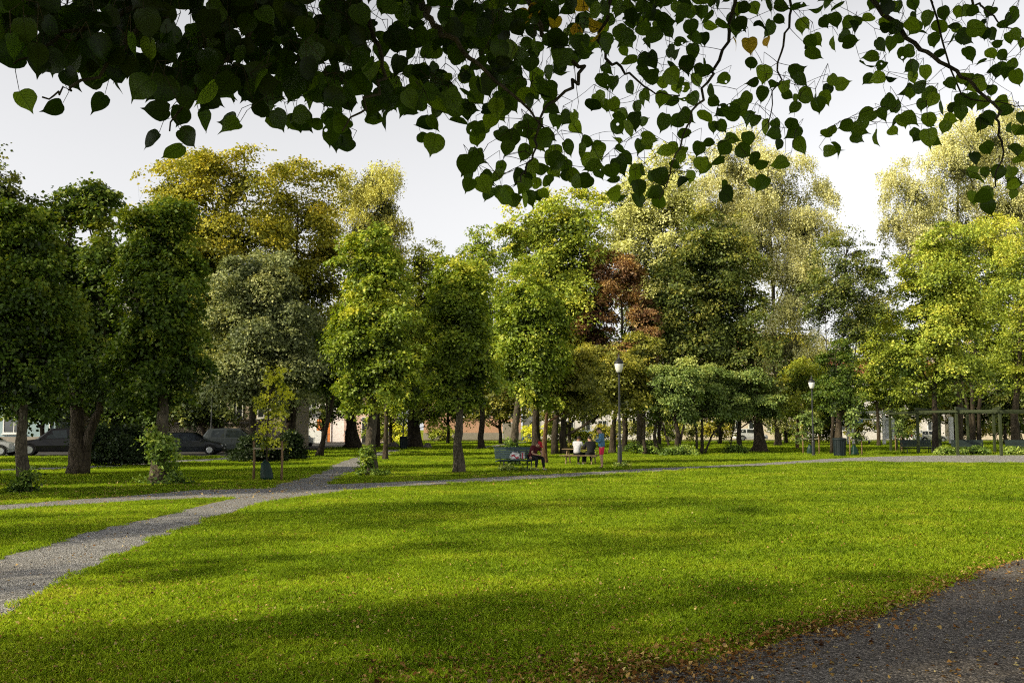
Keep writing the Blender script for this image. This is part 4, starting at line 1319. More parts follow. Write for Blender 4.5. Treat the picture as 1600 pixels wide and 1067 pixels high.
    # main branches (photo pixel, distance), thick end first
    BR = [([(1330, -130), (1365, 0), (1400, 38), (1440, 75), (1480, 103), (1522, 135), (1555, 160), (1563, 200), (1566, 240), (1556, 292)], .011, 3.7),
          ([(1250, -120), (1240, 0), (1228, 55), (1217, 110), (1207, 155), (1201, 200)], .006, 3.6),
          ([(1165, -120), (1146, 0), (1138, 50), (1118, 110), (1097, 150), (1070, 200), (1050, 260), (1030, 312)], .008, 3.5),
          ([(1000, -110), (958, 0), (935, 67), (955, 95), (985, 118), (1016, 138), (1062, 150)], .008, 3.3),
          ([(790, -120), (830, 20), (850, 55), (881, 88), (911, 108), (893, 138), (850, 170), (834, 233), (822, 268), (806, 285)], .009, 3.1),
          ([(640, -120), (655, 0), (675, 35), (700, 60), (745, 100), (800, 150), (850, 200)], .012, 2.7),
          ([(520, -120), (560, 0), (590, 60), (600, 120), (570, 170), (535, 205)], .009, 2.55),
          ([(430, -120), (400, 0), (380, 60), (330, 110), (290, 160), (265, 205)], .008, 2.35),
          ([(330, -120), (260, -20), (180, 25), (105, 50), (60, 80), (22, 100)], .008, 2.15),
          ([(260, -110), (210, 40), (180, 90), (130, 130), (95, 148), (66, 152)], .006, 2.1),
          ([(1500, -120), (1520, 0), (1545, 20), (1580, 50), (1640, 90)], .006, 3.75),
          ([(1450, -120), (1455, -10), (1500, 150), (1575, 165), (1640, 160)], .005, 3.7)]
    mb = MB()
    nodes, nrad = [], []
    for pts, r, d in BR:
        w = [W(x, y, d * (1 - 0.02 * i)) for i, (x, y) in enumerate(pts)]
        ps = []
        for a, c in zip(w[:-1], w[1:]):
            for i in range(4):
                ps.append(a.lerp(c, i / 4) + Vector(rng.normal(0, 0.006, 3)))
        ps.append(w[-1])
        # carry on up and back to the trunk, above the frame
        a = w[0]
        e = Vector((TX, TY, 4.3 + 0.5 * rng.random()))
        c1 = Vector((a.x * .75 + e.x * .25, a.y * .5 + e.y * .5 + .6, max(a.z, 3.4) + 0.9))
        back = bez(e, c1, a, 10)[:-1]
        allp = back + ps
        K = len(allp)
        rad = [max(.0025, 0.05 * (1 - i / 10) ** 1.5 + r) if i < 10 else max(.0018, r * (1 - 0.85 * (i - 10) / (K - 10))) for i in range(K)]
        mb.tube([p - O for p in allp], rad, 6)
        nodes += [np.array(p) for p in ps]
        nrad += rad[10:]
    # thin twigs and leaf stalks: join every leaf to the nearest point already on the tree
    att = bp + np.array([0, 0, 1.0]) * (0.014 + 0.016 * rng.random(k))[:, None] - axis * 0.016
    T = np.array(nodes)
    TRd = np.array(nrad)
    best = np.linalg.norm(att[:, None] - T[None], axis=2)
    bi = best.argmin(1)
    bd = best.min(1)
    left_ = np.ones(k, bool)
    tn = [tuple(x) for x in T]
    tr = list(TRd)
    nT = len(tn)
    for _ in range(k):
        i = int(np.where(left_, bd, 1e9).argmin())
        left_[i] = False
        a, e = Vector(tn[bi[i]]), Vector(att[i])
        r0 = min(tr[bi[i]], 0.0013)
        md = a.lerp(e, .5) + Vector(rng.normal(0, 0.045, 3)) * (e - a).length
        mb.tube([p - O for p in bez(a, md, e, 4)], [r0, r0 * .9, r0 * .8, r0 * .75, r0 * .7], 4, caps=False)
        mb.tube([Vector(att[i]) - O, Vector(bp[i]) - O], [.0009, .0007], 3, caps=False)
        tn.append(tuple(att[i]))
        tr.append(max(r0 * .8, 0.0011))
        d2 = np.linalg.norm(att - att[i], axis=1)
        upd = left_ & (d2 < bd)
        bd = np.where(upd, d2, bd)
        bi = np.where(upd, len(tn) - 1, bi)
    mb.build('branch', M['bark_dark'], t, smooth=True)
    # trunk and big limbs
    mb = MB()
    pts = [Vector((0, 0, z)) for z in (-0.1, .15, .5, 1.2)] + [Vector((.05, .04, 2.2)), Vector((-.03, .1, 3.4)), Vector((.1, .2, 4.8)), Vector((.2, .2, 6.5)), Vector((.3, .1, 8.5))]
    mb.tube(pts, [.52, .4, .34, .31, .29, .27, .22, .15, .06], 16, noise=.05)
    for i in range(9):
        a = i * 2.4
        e = Vector((4.0 * math.cos(a), 4.0 * math.sin(a), 5.0 + 2.5 * rng.random()))
        z0 = 3.0 + 0.35 * i
        mb.tube(bez(Vector((0.05, .12, z0)), Vector((1.6 * math.cos(a), 1.6 * math.sin(a), z0 + 1.2)), e, 8), [.13 * (1 - .1 * j) for j in range(9)], 7)
    mb.build('trunk', M['bark_linden'], t, smooth=True)
    # the rest of the crown overhead, above and behind the viewpoint
    n = 56000
    nc = n // 30
    c = nrm(rng.normal(size=(nc * 4, 3))) * (0.35 + 0.65 * rng.random((nc * 4, 1)) ** .6) * np.array([6.4, 6.6, 3.9]) + np.array([TX + 1.2, TY + 1.9, 6.2])
    side_ = (c[:, 0] < -0.56 * np.maximum(c[:, 1], 0) - 1.2)
    ok = (c[:, 2] > 2.2) & (side_ | (c[:, 2] > 1.7 + 0.47 * np.maximum(c[:, 1], 0) + 0.75)) & (np.linalg.norm(c - np.array([0, 0, 1.7]), axis=1) > 1.8)
    c = c[ok][:nc]
    m = len(c) * 30
    idx = np.repeat(np.arange(len(c)), 30)
    pos = c[idx] + rng.normal(size=(m, 3)) * np.array([.30, .30, .16])
    normal = nrm(np.array([0, 0, .9]) + rng.normal(size=(m, 3)) * .6)
    ax = rng.normal(size=(m, 3)) - np.array([0, 0, .4])
    L = rng.uniform(.075, .13, m)
    q = leaf_quads(pos, ax, normal, L, L * .9)
    vis = (q[:, :, 1].max(1) > 0.2) & (q[:, :, 2].min(1) < 1.78 + 0.445 * q[:, :, 1].max(1)) & (q[:, :, 0].max(1) > -0.53 * q[:, :, 1].max(1) - 0.15)
    q = q[~vis] - np.array(O)
    mesh_np('crown', q, 4, M['linden_leaf'], t, np.clip(rng.normal(.4, .15, len(q)), 0, 1))


build_near_linden()
# ------------------------------------------------------------------ materials for objects
M['iron'] = gloss_mat('black painted iron', (0.018, 0.02, 0.02), 0.45)
M['lamp_glass'] = gloss_mat('milky lamp glass', (0.72, 0.72, 0.70), 0.35, dirt=.06)
M['slat_blue'] = rough_mat('blue-grey painted slats', (0.035, 0.065, 0.075), (0.075, 0.115, 0.13), 9, 0.55, 0.2, stretch=(1, 8, 8))
M['slat_dark'] = rough_mat('dark green painted slats', (0.012, 0.022, 0.02), (0.03, 0.045, 0.042), 9, 0.5, 0.2, stretch=(1, 8, 8))
M['wood_pale'] = rough_mat('weathered pale wood', (0.16, 0.115, 0.065), (0.34, 0.25, 0.15), 8, 0.8, 0.3, stretch=(1, 6, 6))
M['stake'] = rough_mat('round wooden stakes', (0.14, 0.085, 0.04), (0.30, 0.20, 0.11), 9, 0.85, 0.3, stretch=(6, 6, 1))
M['pergola_wood'] = rough_mat('green stained timber', (0.022, 0.032, 0.012), (0.055, 0.068, 0.028), 7, 0.8, 0.3, stretch=(4, 4, 1))
M['bag_green'] = gloss_mat('dark green watering bag', (0.006, 0.03, 0.02), 0.5, spec=.3)
M['webbing'] = rough_mat('pale tree tie webbing', (0.35, 0.30, 0.22), (0.5, 0.44, 0.34), 8, .9, .1)
M['bin'] = gloss_mat('dark blue-green bin plastic', (0.009, 0.016, 0.018), 0.6, spec=.25)
M['rock'] = rough_mat('weathered boulder', (0.10, 0.085, 0.07), (0.26, 0.23, 0.20), 5, .9, .6)
M['skin'] = rough_mat('skin', (0.42, 0.24, 0.16), (0.52, 0.31, 0.22), 5, .6, 0)
M['skin_tan'] = rough_mat('tanned skin', (0.24, 0.12, 0.07), (0.32, 0.17, 0.10), 5, .6, 0)
M['hair_dark'] = rough_mat('dark hair', (0.012, 0.009, 0.007), (0.03, 0.022, 0.017), 30, .6, .3)
M['eye'] = gloss_mat('eyes', (0.02, 0.015, 0.012), 0.2)
for nm, c in [('maroon', (0.10, 0.014, 0.02)), ('black_cloth', (0.012, 0.012, 0.014)), ('denim', (0.08, 0.19, 0.32)), ('red_cloth', (0.75, 0.03, 0.09)), ('white_shirt', (0.50, 0.50, 0.55)),
              ('red_cap', (0.45, 0.02, 0.03)), ('white_shoe', (0.6, 0.6, 0.58)), ('dark_shoe', (0.02, 0.018, 0.018)), ('navy', (0.02, 0.025, 0.05)), ('blue_cloth', (0.06, 0.14, 0.36))]:
    M[nm] = rough_mat(nm.replace('_', ' ') + ' fabric', tuple(x * .8 for x in c), tuple(min(1, x * 1.15) for x in c), 14, .9, .25, 60)
M['tyre'] = rough_mat('tyre rubber', (0.012, 0.012, 0.012), (0.025, 0.025, 0.025), 20, .85, .2)
M['rim'] = gloss_mat('alloy rims', (0.45, 0.46, 0.48), 0.3, metallic=.8)
M['glass_car'] = gloss_mat('car glass', (0.02, 0.027, 0.03), 0.05, spec=.9)
M['head_lens'] = gloss_mat('headlight lens', (0.6, 0.62, 0.65), 0.15)
M['tail_lens'] = gloss_mat('tail light lens', (0.4, 0.02, 0.02), 0.2)
M['plate'] = gloss_mat('plain number plate', (0.6, 0.6, 0.58), .5)
for nm, c in [('paint_black', (0.008, 0.008, 0.01)), ('paint_dark', (0.014, 0.018, 0.022)), ('paint_slate', (0.04, 0.05, 0.055)), ('paint_silver', (0.42, 0.44, 0.46)), ('paint_white', (0.62, 0.64, 0.63)), ('paint_blue', (0.36, 0.48, 0.56))]:
    M[nm] = gloss_mat(nm.replace('_', ' '), c, .35, coat=.25, spec=.3, dirt=.06)
M['glass_house'] = gloss_mat('window glass', (0.03, 0.035, 0.04), 0.08, spec=.9)
M['white_paint'] = rough_mat('white paint', (0.70, 0.70, 0.68), (0.82, 0.82, 0.80), 3, .6, .05)
M['orange'] = rough_mat('orange door paint', (0.55, 0.17, 0.04), (0.7, 0.26, 0.07), 3, .6, .05)
M['blue_sign'] = gloss_mat('blue sign', (0.03, 0.16, 0.42), .4)
M['grey_print'] = rough_mat('grey print', (0.25, 0.26, 0.27), (0.33, 0.34, 0.35), 5, .6, 0)
M['panel'] = rough_mat('pale poster panel', (0.55, 0.57, 0.58), (0.66, 0.68, 0.69), 2, .5, 0)
M['roof_red'] = rough_mat('red roof tiles', (0.24, 0.07, 0.04), (0.40, 0.14, 0.08), 6, .9, .4, stretch=(1, 1, 6))
M['roof_grey'] = rough_mat('grey slate', (0.10, 0.10, 0.11), (0.2, 0.2, 0.21), 6, .8, .3)
for nm, c in [('render_blue', (0.30, 0.40, 0.43)), ('render_beige', (0.42, 0.36, 0.27)), ('render_white', (0.72, 0.68, 0.66)), ('render_pink', (0.66, 0.46, 0.38)), ('brick_orange', (0.55, 0.33, 0.22)), ('render_cream', (0.66, 0.56, 0.44)), ('plinth', (0.30, 0.27, 0.23))]:
    M[nm] = rough_mat(nm.replace('_', ' '), tuple(x * .86 for x in c), tuple(min(1, x * 1.1) for x in c), 1.6, .9, .25, 25)
M['bag_white'] = gloss_mat('white plastic bag', (0.75, 0.74, 0.74), .4)
M['bag_red'] = gloss_mat('red print', (0.5, 0.03, 0.06), .4)
M['phone'] = gloss_mat('dark phone', (0.02, 0.02, 0.022), .2)


# ------------------------------------------------------------------ street lamps
def street_lamp(px, Y, label, H=5.0):
    t = thing('street_lamp', label, 'street lamp', base_at(px, Y), 0, 'park lamps')
    k = H / 5.0
    mb = MB()
    mb.lathe([(.15, -.05), (.15, .02), (.13, .06), (.105, .1), (.1, .9), (.085, .95), (.085, 1.0)], n=16)
    mb.build('base', M['iron'], t, smooth=False)
    mb = MB()
    mb.lathe([(.062, .98), (.055, 2.0 * k), (.07, 2.02 * k), (.07, 2.06 * k), (.05, 2.1 * k), (.042, 4.05 * k), (.06, 4.07 * k), (.06, 4.13 * k), (.045, 4.16 * k), (.09, 4.25 * k)], n=12)
    mb.build('pole', M['iron'], t)
    ln = MB()
    z = 4.25 * k
    ln.lathe([(.07, z), (.12, z + .04), (.165, z + .16), (.2, z + .34), (.205, z + .42)], n=20)
    g = ln.build('lantern_glass', M['lamp_glass'], t, smooth=True)
    c = MB()
    c.lathe([(.235, z + .41), (.24, z + .44), (.20, z + .50), (.12, z + .58), (.06, z + .66), (.035, z + .72), (.045, z + .75), (.03, z + .79), (.008, z + .88)], n=20)
    cap = c.build('lantern_cap', M['iron'], t, smooth=True)
    return t


street_lamp(968, 45.3, 'black lamp post with white lantern standing right of the man in red shorts')
street_lamp(1270, 63.5, 'black lamp post with white lantern left of the bin at the gravel circle')
street_lamp(330, 70.0, 'dark lamp post with white lantern in front of the black hatchback', 5.0)
street_lamp(630, 86.0, 'far lamp post beside the far bin, its lantern lost in leaves', 5.4)


# ------------------------------------------------------------------ benches
def bench(name, label, loc, rz, slat, L=1.9, group=None):
    t = thing(name, label, 'bench', loc, rz, group)
    # faces local -y
    mb = MB()
    for i in range(5):
        y = -.24 + i * .105
        mb.box((0, y, .44 - .012 * i), (L, .09, .035))
    mb.build('seat', slat, t, bevel=.006)
    mb = MB()
    for i in range(5):
        f = i / 4
        mb.box((0, .26 + .10 * f, .52 + .36 * f), (L, .03, .082), rot=Matrix.Rotation(-.26, 3, 'X'))
    mb.box((0, .385, .935), (L + .06, .06, .03), rot=Matrix.Rotation(-.26, 3, 'X'))
    mb.build('backrest', slat, t, bevel=.005)
    for s in (-1, 1):
        x = s * (L / 2 - .22)
        mb = MB()
        mb.tube([(x, -.24, .41), (x, -.27, .2), (x, -.30, -.03)], [.025, .028, .032], 8)
        mb.tube([(x, .22, .40), (x, .27, .2), (x, .33, -.03)], [.025, .028, .032], 8)
        mb.bar((x, -.27, .395), (x, .24, .365), .04, .045)
        mb.bar((x, .24, .37), (x, .41, .94), .035, .03)
        mb.bar((x, -.3, .03), (x, .33, .03), .03, .03)
        mb.build('leg', M['iron'], t)
    return t


b1 = base_at(806, 41.0)
BRZ = 0.30
bench('park_bench', 'blue-grey slatted bench by the path with a seated man and shopping bags', b1, BRZ, M['slat_blue'], 1.62)
PB = [(1433, 68.5, 0.03), (1513, 68.0, -.05), (1598, 68.0, -.12)]
for (bx, Y, a), lab in zip(PB, ['dark slatted bench at the left end of the pergola, beside the straight dark trunk', 'dark slatted bench under the middle of the pergola', 'dark slatted bench under the pergola cut by the right edge']):
    bench('park_bench', lab, base_at(bx, Y), a, M['slat_dark'], 2.15, 'benches under the pergola')

# picnic table where two people sit
t = thing('picnic_table', 'pale wooden picnic table with attached bench, in the shade behind the standing man', 'picnic table', base_at(907, 48.0), -.25)
mb = MB()
for i in range(5):
    mb.box((0, -.28 + i * .14, .74), (1.7, .13, .035))
mb.build('tabletop', M['wood_pale'], t, bevel=.005)
for s in (-1, 1):
    mb = MB()
    for i in range(2):
        mb.box((0, s * (.66 + i * .13), .45), (1.75, .12, .035))
    mb.build('seat', M['wood_pale'], t, bevel=.005)
for s in (-1, 1):
    mb = MB()
    x = s * .62
    mb.bar((x, -.62, -.03), (x, -.16, .72), .045, .09)
    mb.bar((x, .62, -.03), (x, .16, .72), .045, .09)
    mb.bar((x + .045, -.78, .40), (x + .045, .78, .40), .04, .09)
    mb.build('leg', M['wood_pale'], t)


# ------------------------------------------------------------------ bins, boulders, bags
def bin_(px, Y, label, w=.66, h=1.1):
    t = thing('litter_bin', label, 'bin', base_at(px, Y), .1, 'park bins')
    mb = MB()
    r = w / 2
    pr = [(r * .80, -.02), (r * .82, .03), (r * .95, h * .86), (r * .97, h * .88)]
    mb.lathe(pr, n=20)
    for j in range(10):
        a = j * PI / 5
        mb.bar((r * .835 * math.cos(a), r * .835 * math.sin(a), .06), (r * .955 * math.cos(a), r * .955 * math.sin(a), h * .85), .02, .05)
    mb.build('body', M['bin'], t)
    mb = MB()
    mb.lathe([(r * 1.05, h * .88), (r * 1.07, h * .92), (r * 1.05, h * .97), (r * .85, h * 1.0), (r * .8, h * .97)], n=20)
    mb.build('rim', M['bin'], t)


bin_(1311, 62.0, 'dark round litter bin at the edge of the gravel circle', .80, 1.15)
bin_(631, 83.0, 'far dark litter bin at the end of the path beside boulders', .66, 1.1)


def boulder(px, Y, w, d, h, label, seed):
    rng = random.Random(seed)
    bm = bmesh.new()
    bmesh.ops.create_icosphere(bm, subdivisions=3, radius=1)
    kv = [(Vector((rng.gauss(0, 1), rng.gauss(0, 1), rng.gauss(0, 1))) * 1.6, rng.random() * 6) for _ in range(6)]
    for v in bm.verts:
        n = sum(math.sin(v.co.dot(k) + p) for k, p in kv) / 6
        f = 1 + .22 * n
        v.co = Vector((v.co.x * w / 2 * f, v.co.y * d / 2 * f, max(-.3, v.co.z) * h * f * .9 + .03))
    me = bpy.data.meshes.new('boulder')
    bm.to_mesh(me)
    bm.free()
    o = link_mesh('boulder', me, M['rock'])
    p = base_at(px, Y)
    o.location = (p.x, p.y, 0)
    tag(o, label, 'boulder', 'boulders around the chestnut')


boulder(615, 90, 1.1, .7, .55, 'long low boulder left of the far bin', 3)
boulder(606, 93, .6, .5, .4, 'smaller boulder at the left end of the long boulder', 5)
boulder(668, 88, .75, .6, .5, 'squarish boulder right of the far bin and dark trunk', 8)


def crumpled_bag(name, label, loc, size, seed, mats, band=None, lean=0.0):
    rng = random.Random(seed)
    bm = bmesh.new()
    bmesh.ops.create_icosphere(bm, subdivisions=5, radius=1)
    kv = [(Vector((rng.gauss(0, 1), rng.gauss(0, 1), rng.gauss(0, 1))) * (1.6 + .5 * k), rng.random() * 6, 1.6 / (1 + .25 * k)) for k in range(12)]
    for v in bm.verts:
        n = sum(a * math.sin(v.co.dot(k) + p) for k, p, a in kv) / 9
        b = [math.copysign(abs(q) ** .62, q) for q in v.co]
        z = (b[2] + 1) / 2
        f = (1 + .42 * n) * (1 - .28 * z)
        v.co = Vector((b[0] * size[0] * f + lean * z * size[2], b[1] * size[1] * f, max(0.0, z * size[2] * (1 + .45 * n))))
    for f in bm.faces:
        c = f.calc_center_median()
        if band and band(c.x / size[0], c.z / size[2]):
            f.material_index = 1
        f.smooth = True
    me = bpy.data.meshes.new(name)
    bm.to_mesh(me)
    bm.free()
    o = link_mesh(name, me, mats)
    o.location = loc
    h = MB()
    for s in (-1, 1):
        x = s * size[0] * .35 + lean * size[2]
        h.tube([(x - .05, 0, size[2] * .8), (x - .035, s * .03, size[2] * 1.12), (x + .02, s * .04, size[2] * 1.2), (x + .06, s * .02, size[2] * .8)], [.012, .008, .008, .012], 6)
    h.build('handle', mats[0], o, smooth=True)
    return tag(o, label, 'bag', 'shopping bags on the bench')


def on_bench(x, y=0.0, z=.46):
    return b1 + Matrix.Rotation(BRZ, 3, 'Z') @ Vector((x, y, z))


crumpled_bag('shopping_bag', 'white and red plastic shopping bag lying on the middle of the bench', on_bench(-.04, -.02), (.22, .13, .27), 4, [M['bag_white'], M['bag_red']],
             lambda x, z: abs(z - .45 + .35 * x + .12 * math.sin(7 * x)) < .13 and abs(x) < .7)
crumpled_bag('shopping_bag', 'small white bag with pink-red stripe standing against the seated man', on_bench(.30, .02), (.10, .10, .25), 6, [M['bag_white'], M['bag_red']],
             lambda x, z: abs(x + .1) < .3)


# ------------------------------------------------------------------ staked saplings
def sapling(px, Y, H, label, lobes, n, stakes=True, bag=True, sh=1.3, seed=90, gap=(-.95, .42), leafmat='sapling_leaf', leaf=.1):
    t = make_tree('sapling', label, px, Y, lobes, M[leafmat], M['bark'], .028, n, leaf, 'leafy', seed=seed, cat='sapling', group='staked saplings', flare=1.0, knobs=0, top=1.0)
    s = t.location
    if stakes:
        st = thing('sapling_support', 'two wooden stakes joined by a tie band round the ' + label.split(' standing')[0], 'tree stakes', s, 0, 'sapling supports')
        for x, dy in zip(gap, (.03, -.03)):
            mb = MB()
            mb.tube([(x, dy, -.1), (x + .01, dy, sh * .5), (x - .01, dy, sh)], [.042, .04, .036], 10)
            mb.build('stake', M['stake'], st, smooth=True)
        mb = MB()
        z = sh * .82
        mb.bar((gap[0], -.05, z), (-.04, -.045, z - .03), .012, .06)
        mb.bar((-.04, -.045, z - .03), (gap[1], -.06, z), .012, .06)
        mb.build('tie_band', M['webbing'], st)
    if bag:
        bm = bmesh.new()
        bmesh.ops.create_uvsphere(bm, u_segments=20, v_segments=14, radius=1)
        rg = random.Random(seed)
        kv = [(Vector((rg.gauss(0, 1), rg.gauss(0, 1), rg.gauss(0, 1))) * 2.5, rg.random() * 6) for _ in range(8)]
        for v in bm.verts:
            n_ = sum(math.sin(v.co.dot(k) + p) for k, p in kv) / 8
            z = (v.co.z + 1) / 2
            a_ = math.atan2(v.co.y, v.co.x)
            f = (1 + .5 * n_) * (1.0 - .62 * z ** 1.1) * min(1.0, math.sqrt(z * 9)) * math.sqrt(max(0.0, 1 - max(0, z - .8) * 4.9))
            v.co = Vector((.27 * f * math.cos(a_) - .06 - .05 * z, .22 * f * math.sin(a_), z * .72 - .01))
        me = bpy.data.meshes.new('watering_bag')
        bm.to_mesh(me)
        bm.free()
        o = link_mesh('watering_bag', me, M['bag_green'], None, True)
        o.location = s
        tag(o, 'slumped dark green watering bag round the foot of the ' + label.split(' standing')[0], 'watering bag', 'watering bags')
    return t


sapling(421, 33.2, 3.6, 'yellow-green sapling standing beside the path fork',
        [(430, 600, 17, 16), (418, 630, 16, 14), (440, 622, 14, 16), (428, 582, 10, 8), (415, 690, 14, 9), (438, 690, 14, 8), (425, 650, 12, 9)], 850, seed=91, leaf=.1, gap=(-.5, .44))
sapling(1336, 64.5, 3.0, 'slim sapling standing between the round bin and the pergola', [(1333, 660, 8, 10), (1337, 682, 6, 8), (1331, 645, 8, 8)], 700, sh=1.25, seed=92, gap=(-.36, .38), leafmat='shrub_leaf', leaf=.12)
sapling(1405, 74.0, 3.2, 'sapling standing just inside the left end of the pergola', [(1412, 650, 12, 14), (1408, 670, 10, 10)], 800, sh=1.25, seed=93, bag=False, gap=(-.3, .14), leafmat='shrub_leaf', leaf=.12)
sapling(1267, 66.5, 3.0, 'bushy sapling standing behind the lamp at the gravel circle', [(1262, 665, 18, 14), (1250, 680, 12, 9), (1275, 660, 12, 12), (1258, 648, 12, 10)], 1500, sh=1.3, seed=94, bag=True, gap=(-.55, .5), leafmat='shrub_leaf', leaf=.12)

# leafy growth on and around the linden trunks
def ground_clump(px, Y, lob, n, lab, seed, nm='ivy', leaf=.1, mat='ivy_leaf'):
    return make_tree(nm, lab, px, Y, lob, M[mat], M['bark_dark'], .02, n, leaf, 'shrub', seed=seed, cat='ivy' if nm == 'ivy' else 'weeds', flare=1, knobs=0, twig=False,
                     stems=[([(px, 670 + 2645 / Y), (px - 4, lob[0][1])], .015), ([(px, 670 + 2645 / Y), (px + 5, lob[0][1] + 4)], .015)])


ground_clump(252, 30.6, [(247, 728, 19, 22), (256, 702, 17, 18), (243, 684, 11, 16), (252, 748, 30, 5), (280, 751, 14, 3), (230, 749, 14, 4)], 2900, 'ivy climbing the lower trunk of the forked-trunk linden', 101)
ground_clump(38, 26.7, [(38, 757, 11, 8), (30, 766, 22, 3), (44, 745, 6, 9)], 700, 'ivy and weeds wrapped round the foot of the leftmost linden', 102)
ground_clump(585, 36.3, [(574, 722, 6, 11), (590, 738, 15, 3.5), (568, 740, 8, 3), (602, 741, 10, 2.5), (573, 705, 5, 8)], 800, 'leafy weeds round the foot of the linden at the path fork', 103, 'weed_clump')
ground_clump(806, 47.6, [(800, 704, 6, 12), (805, 717, 9, 6), (798, 690, 4, 7)], 500, 'leafy shoots climbing the trunk behind the bench', 104, leaf=.11, mat='ivy_leaf')
ground_clump(812, 40.3, [(805, 733, 26, 4), (785, 734, 14, 4), (826, 734, 16, 3)], 900, 'low weeds growing under the bench with the shopping bags', 105, 'weed_clump', .09, 'shrub_leaf')
ground_clump(974, 45.0, [(976, 728, 14, 3), (966, 728, 6, 3)], 350, 'small tuft of weeds at the foot of the nearest lamp', 106, 'weed_clump', .08, 'shrub_leaf')

# ------------------------------------------------------------------ pergola
pg = thing('pergola', 'green timber pergola curving round the gravel circle over three benches', 'pergola', base_at(1500, 66), 0)
PO = Vector(pg.location)
HP = 3.0
fr = [(1391, 75.0), (1434, 68.2), (1495, 64.9), (1563, 63.6), (1640, 64.2), (1720, 67)]
bk = [(1400, 79), (1468, 72.8), (1512, 70.5), (1553, 69.5), (1640, 70.5), (1712, 73.5)]
FRP = [base_at(x, y) - PO for x, y in fr]
BKP = [base_at(x, y) - PO for x, y in bk]
for P in FRP + BKP:
    mb = MB()
    mb.box((P.x, P.y, HP / 2 - .05), (.16, .16, HP + .1))
    mb.build('post', M['pergola_wood'], pg, bevel=.01)
for row in (FRP, BKP):
    for a, b in zip(row[:-1], row[1:]):
        for off in (-.135, .135):
            d = (b - a).normalized()
            nrm_ = Vector((-d.y, d.x, 0)) * off
            mb = MB()
            mb.bar(a - d * .28 + nrm_ + Vector((0, 0, HP - .16)), b + d * .28 + nrm_ + Vector((0, 0, HP - .16 + .004)), .06, .16)
            mb.build('beam', M['pergola_wood'], pg, bevel=.008)
for a, b in zip(FRP, BKP):
    d = (b - a).normalized()
    mb = MB()
    mb.bar(a - d * .5 + Vector((0, 0, HP + .05)), b + d * .5 + Vector((0, 0, HP + .05)), .09, .17)
    mb.build('rafter', M['pergola_wood'], pg, bevel=.008)


# ------------------------------------------------------------------ people
def skin_mesh(nodes, edges, root=0, sub=2):
    me = bpy.data.meshes.new('tmp')
    me.from_pydata([n[0] for n in nodes], edges, [])
    o = bpy.data.objects.new('tmp', me)
    COL.objects.link(o)
    o.modifiers.new('skin', 'SKIN')
    sv = me.skin_vertices[0].data
    for i, n in enumerate(nodes):
        r = n[1]
        sv[i].radius = (r, r) if not isinstance(r, tuple) else r
        sv[i].use_root = (i == root)
    s = o.modifiers.new('sub', 'SUBSURF')
    s.levels = sub
    s.render_levels = sub
    dg = bpy.context.evaluated_depsgraph_get()
    m2 = bpy.data.meshes.new_from_object(o.evaluated_get(dg), depsgraph=dg)
    bpy.data.objects.remove(o)
    bpy.data.meshes.remove(me)
    return m2


def blob(name, mat, parent, c, r, rot=None, cut=None, n=16):
    bm = bmesh.new()
    bmesh.ops.create_uvsphere(bm, u_segments=n, v_segments=n * 3 // 4, radius=1)
    if cut is not None:
        bmesh.ops.delete(bm, geom=[v for v in bm.verts if cut(v.co)], context='VERTS')
    Mx = rot or Matrix.Identity(3)
    for v in bm.verts:
        v.co = Vector(c) + Mx @ Vector((v.co.x * r[0], v.co.y * r[1], v.co.z * r[2]))
    me = bpy.data.meshes.new(name)
    bm.to_mesh(me)
    bm.free()
    return link_mesh(name, me, mat, parent, True)


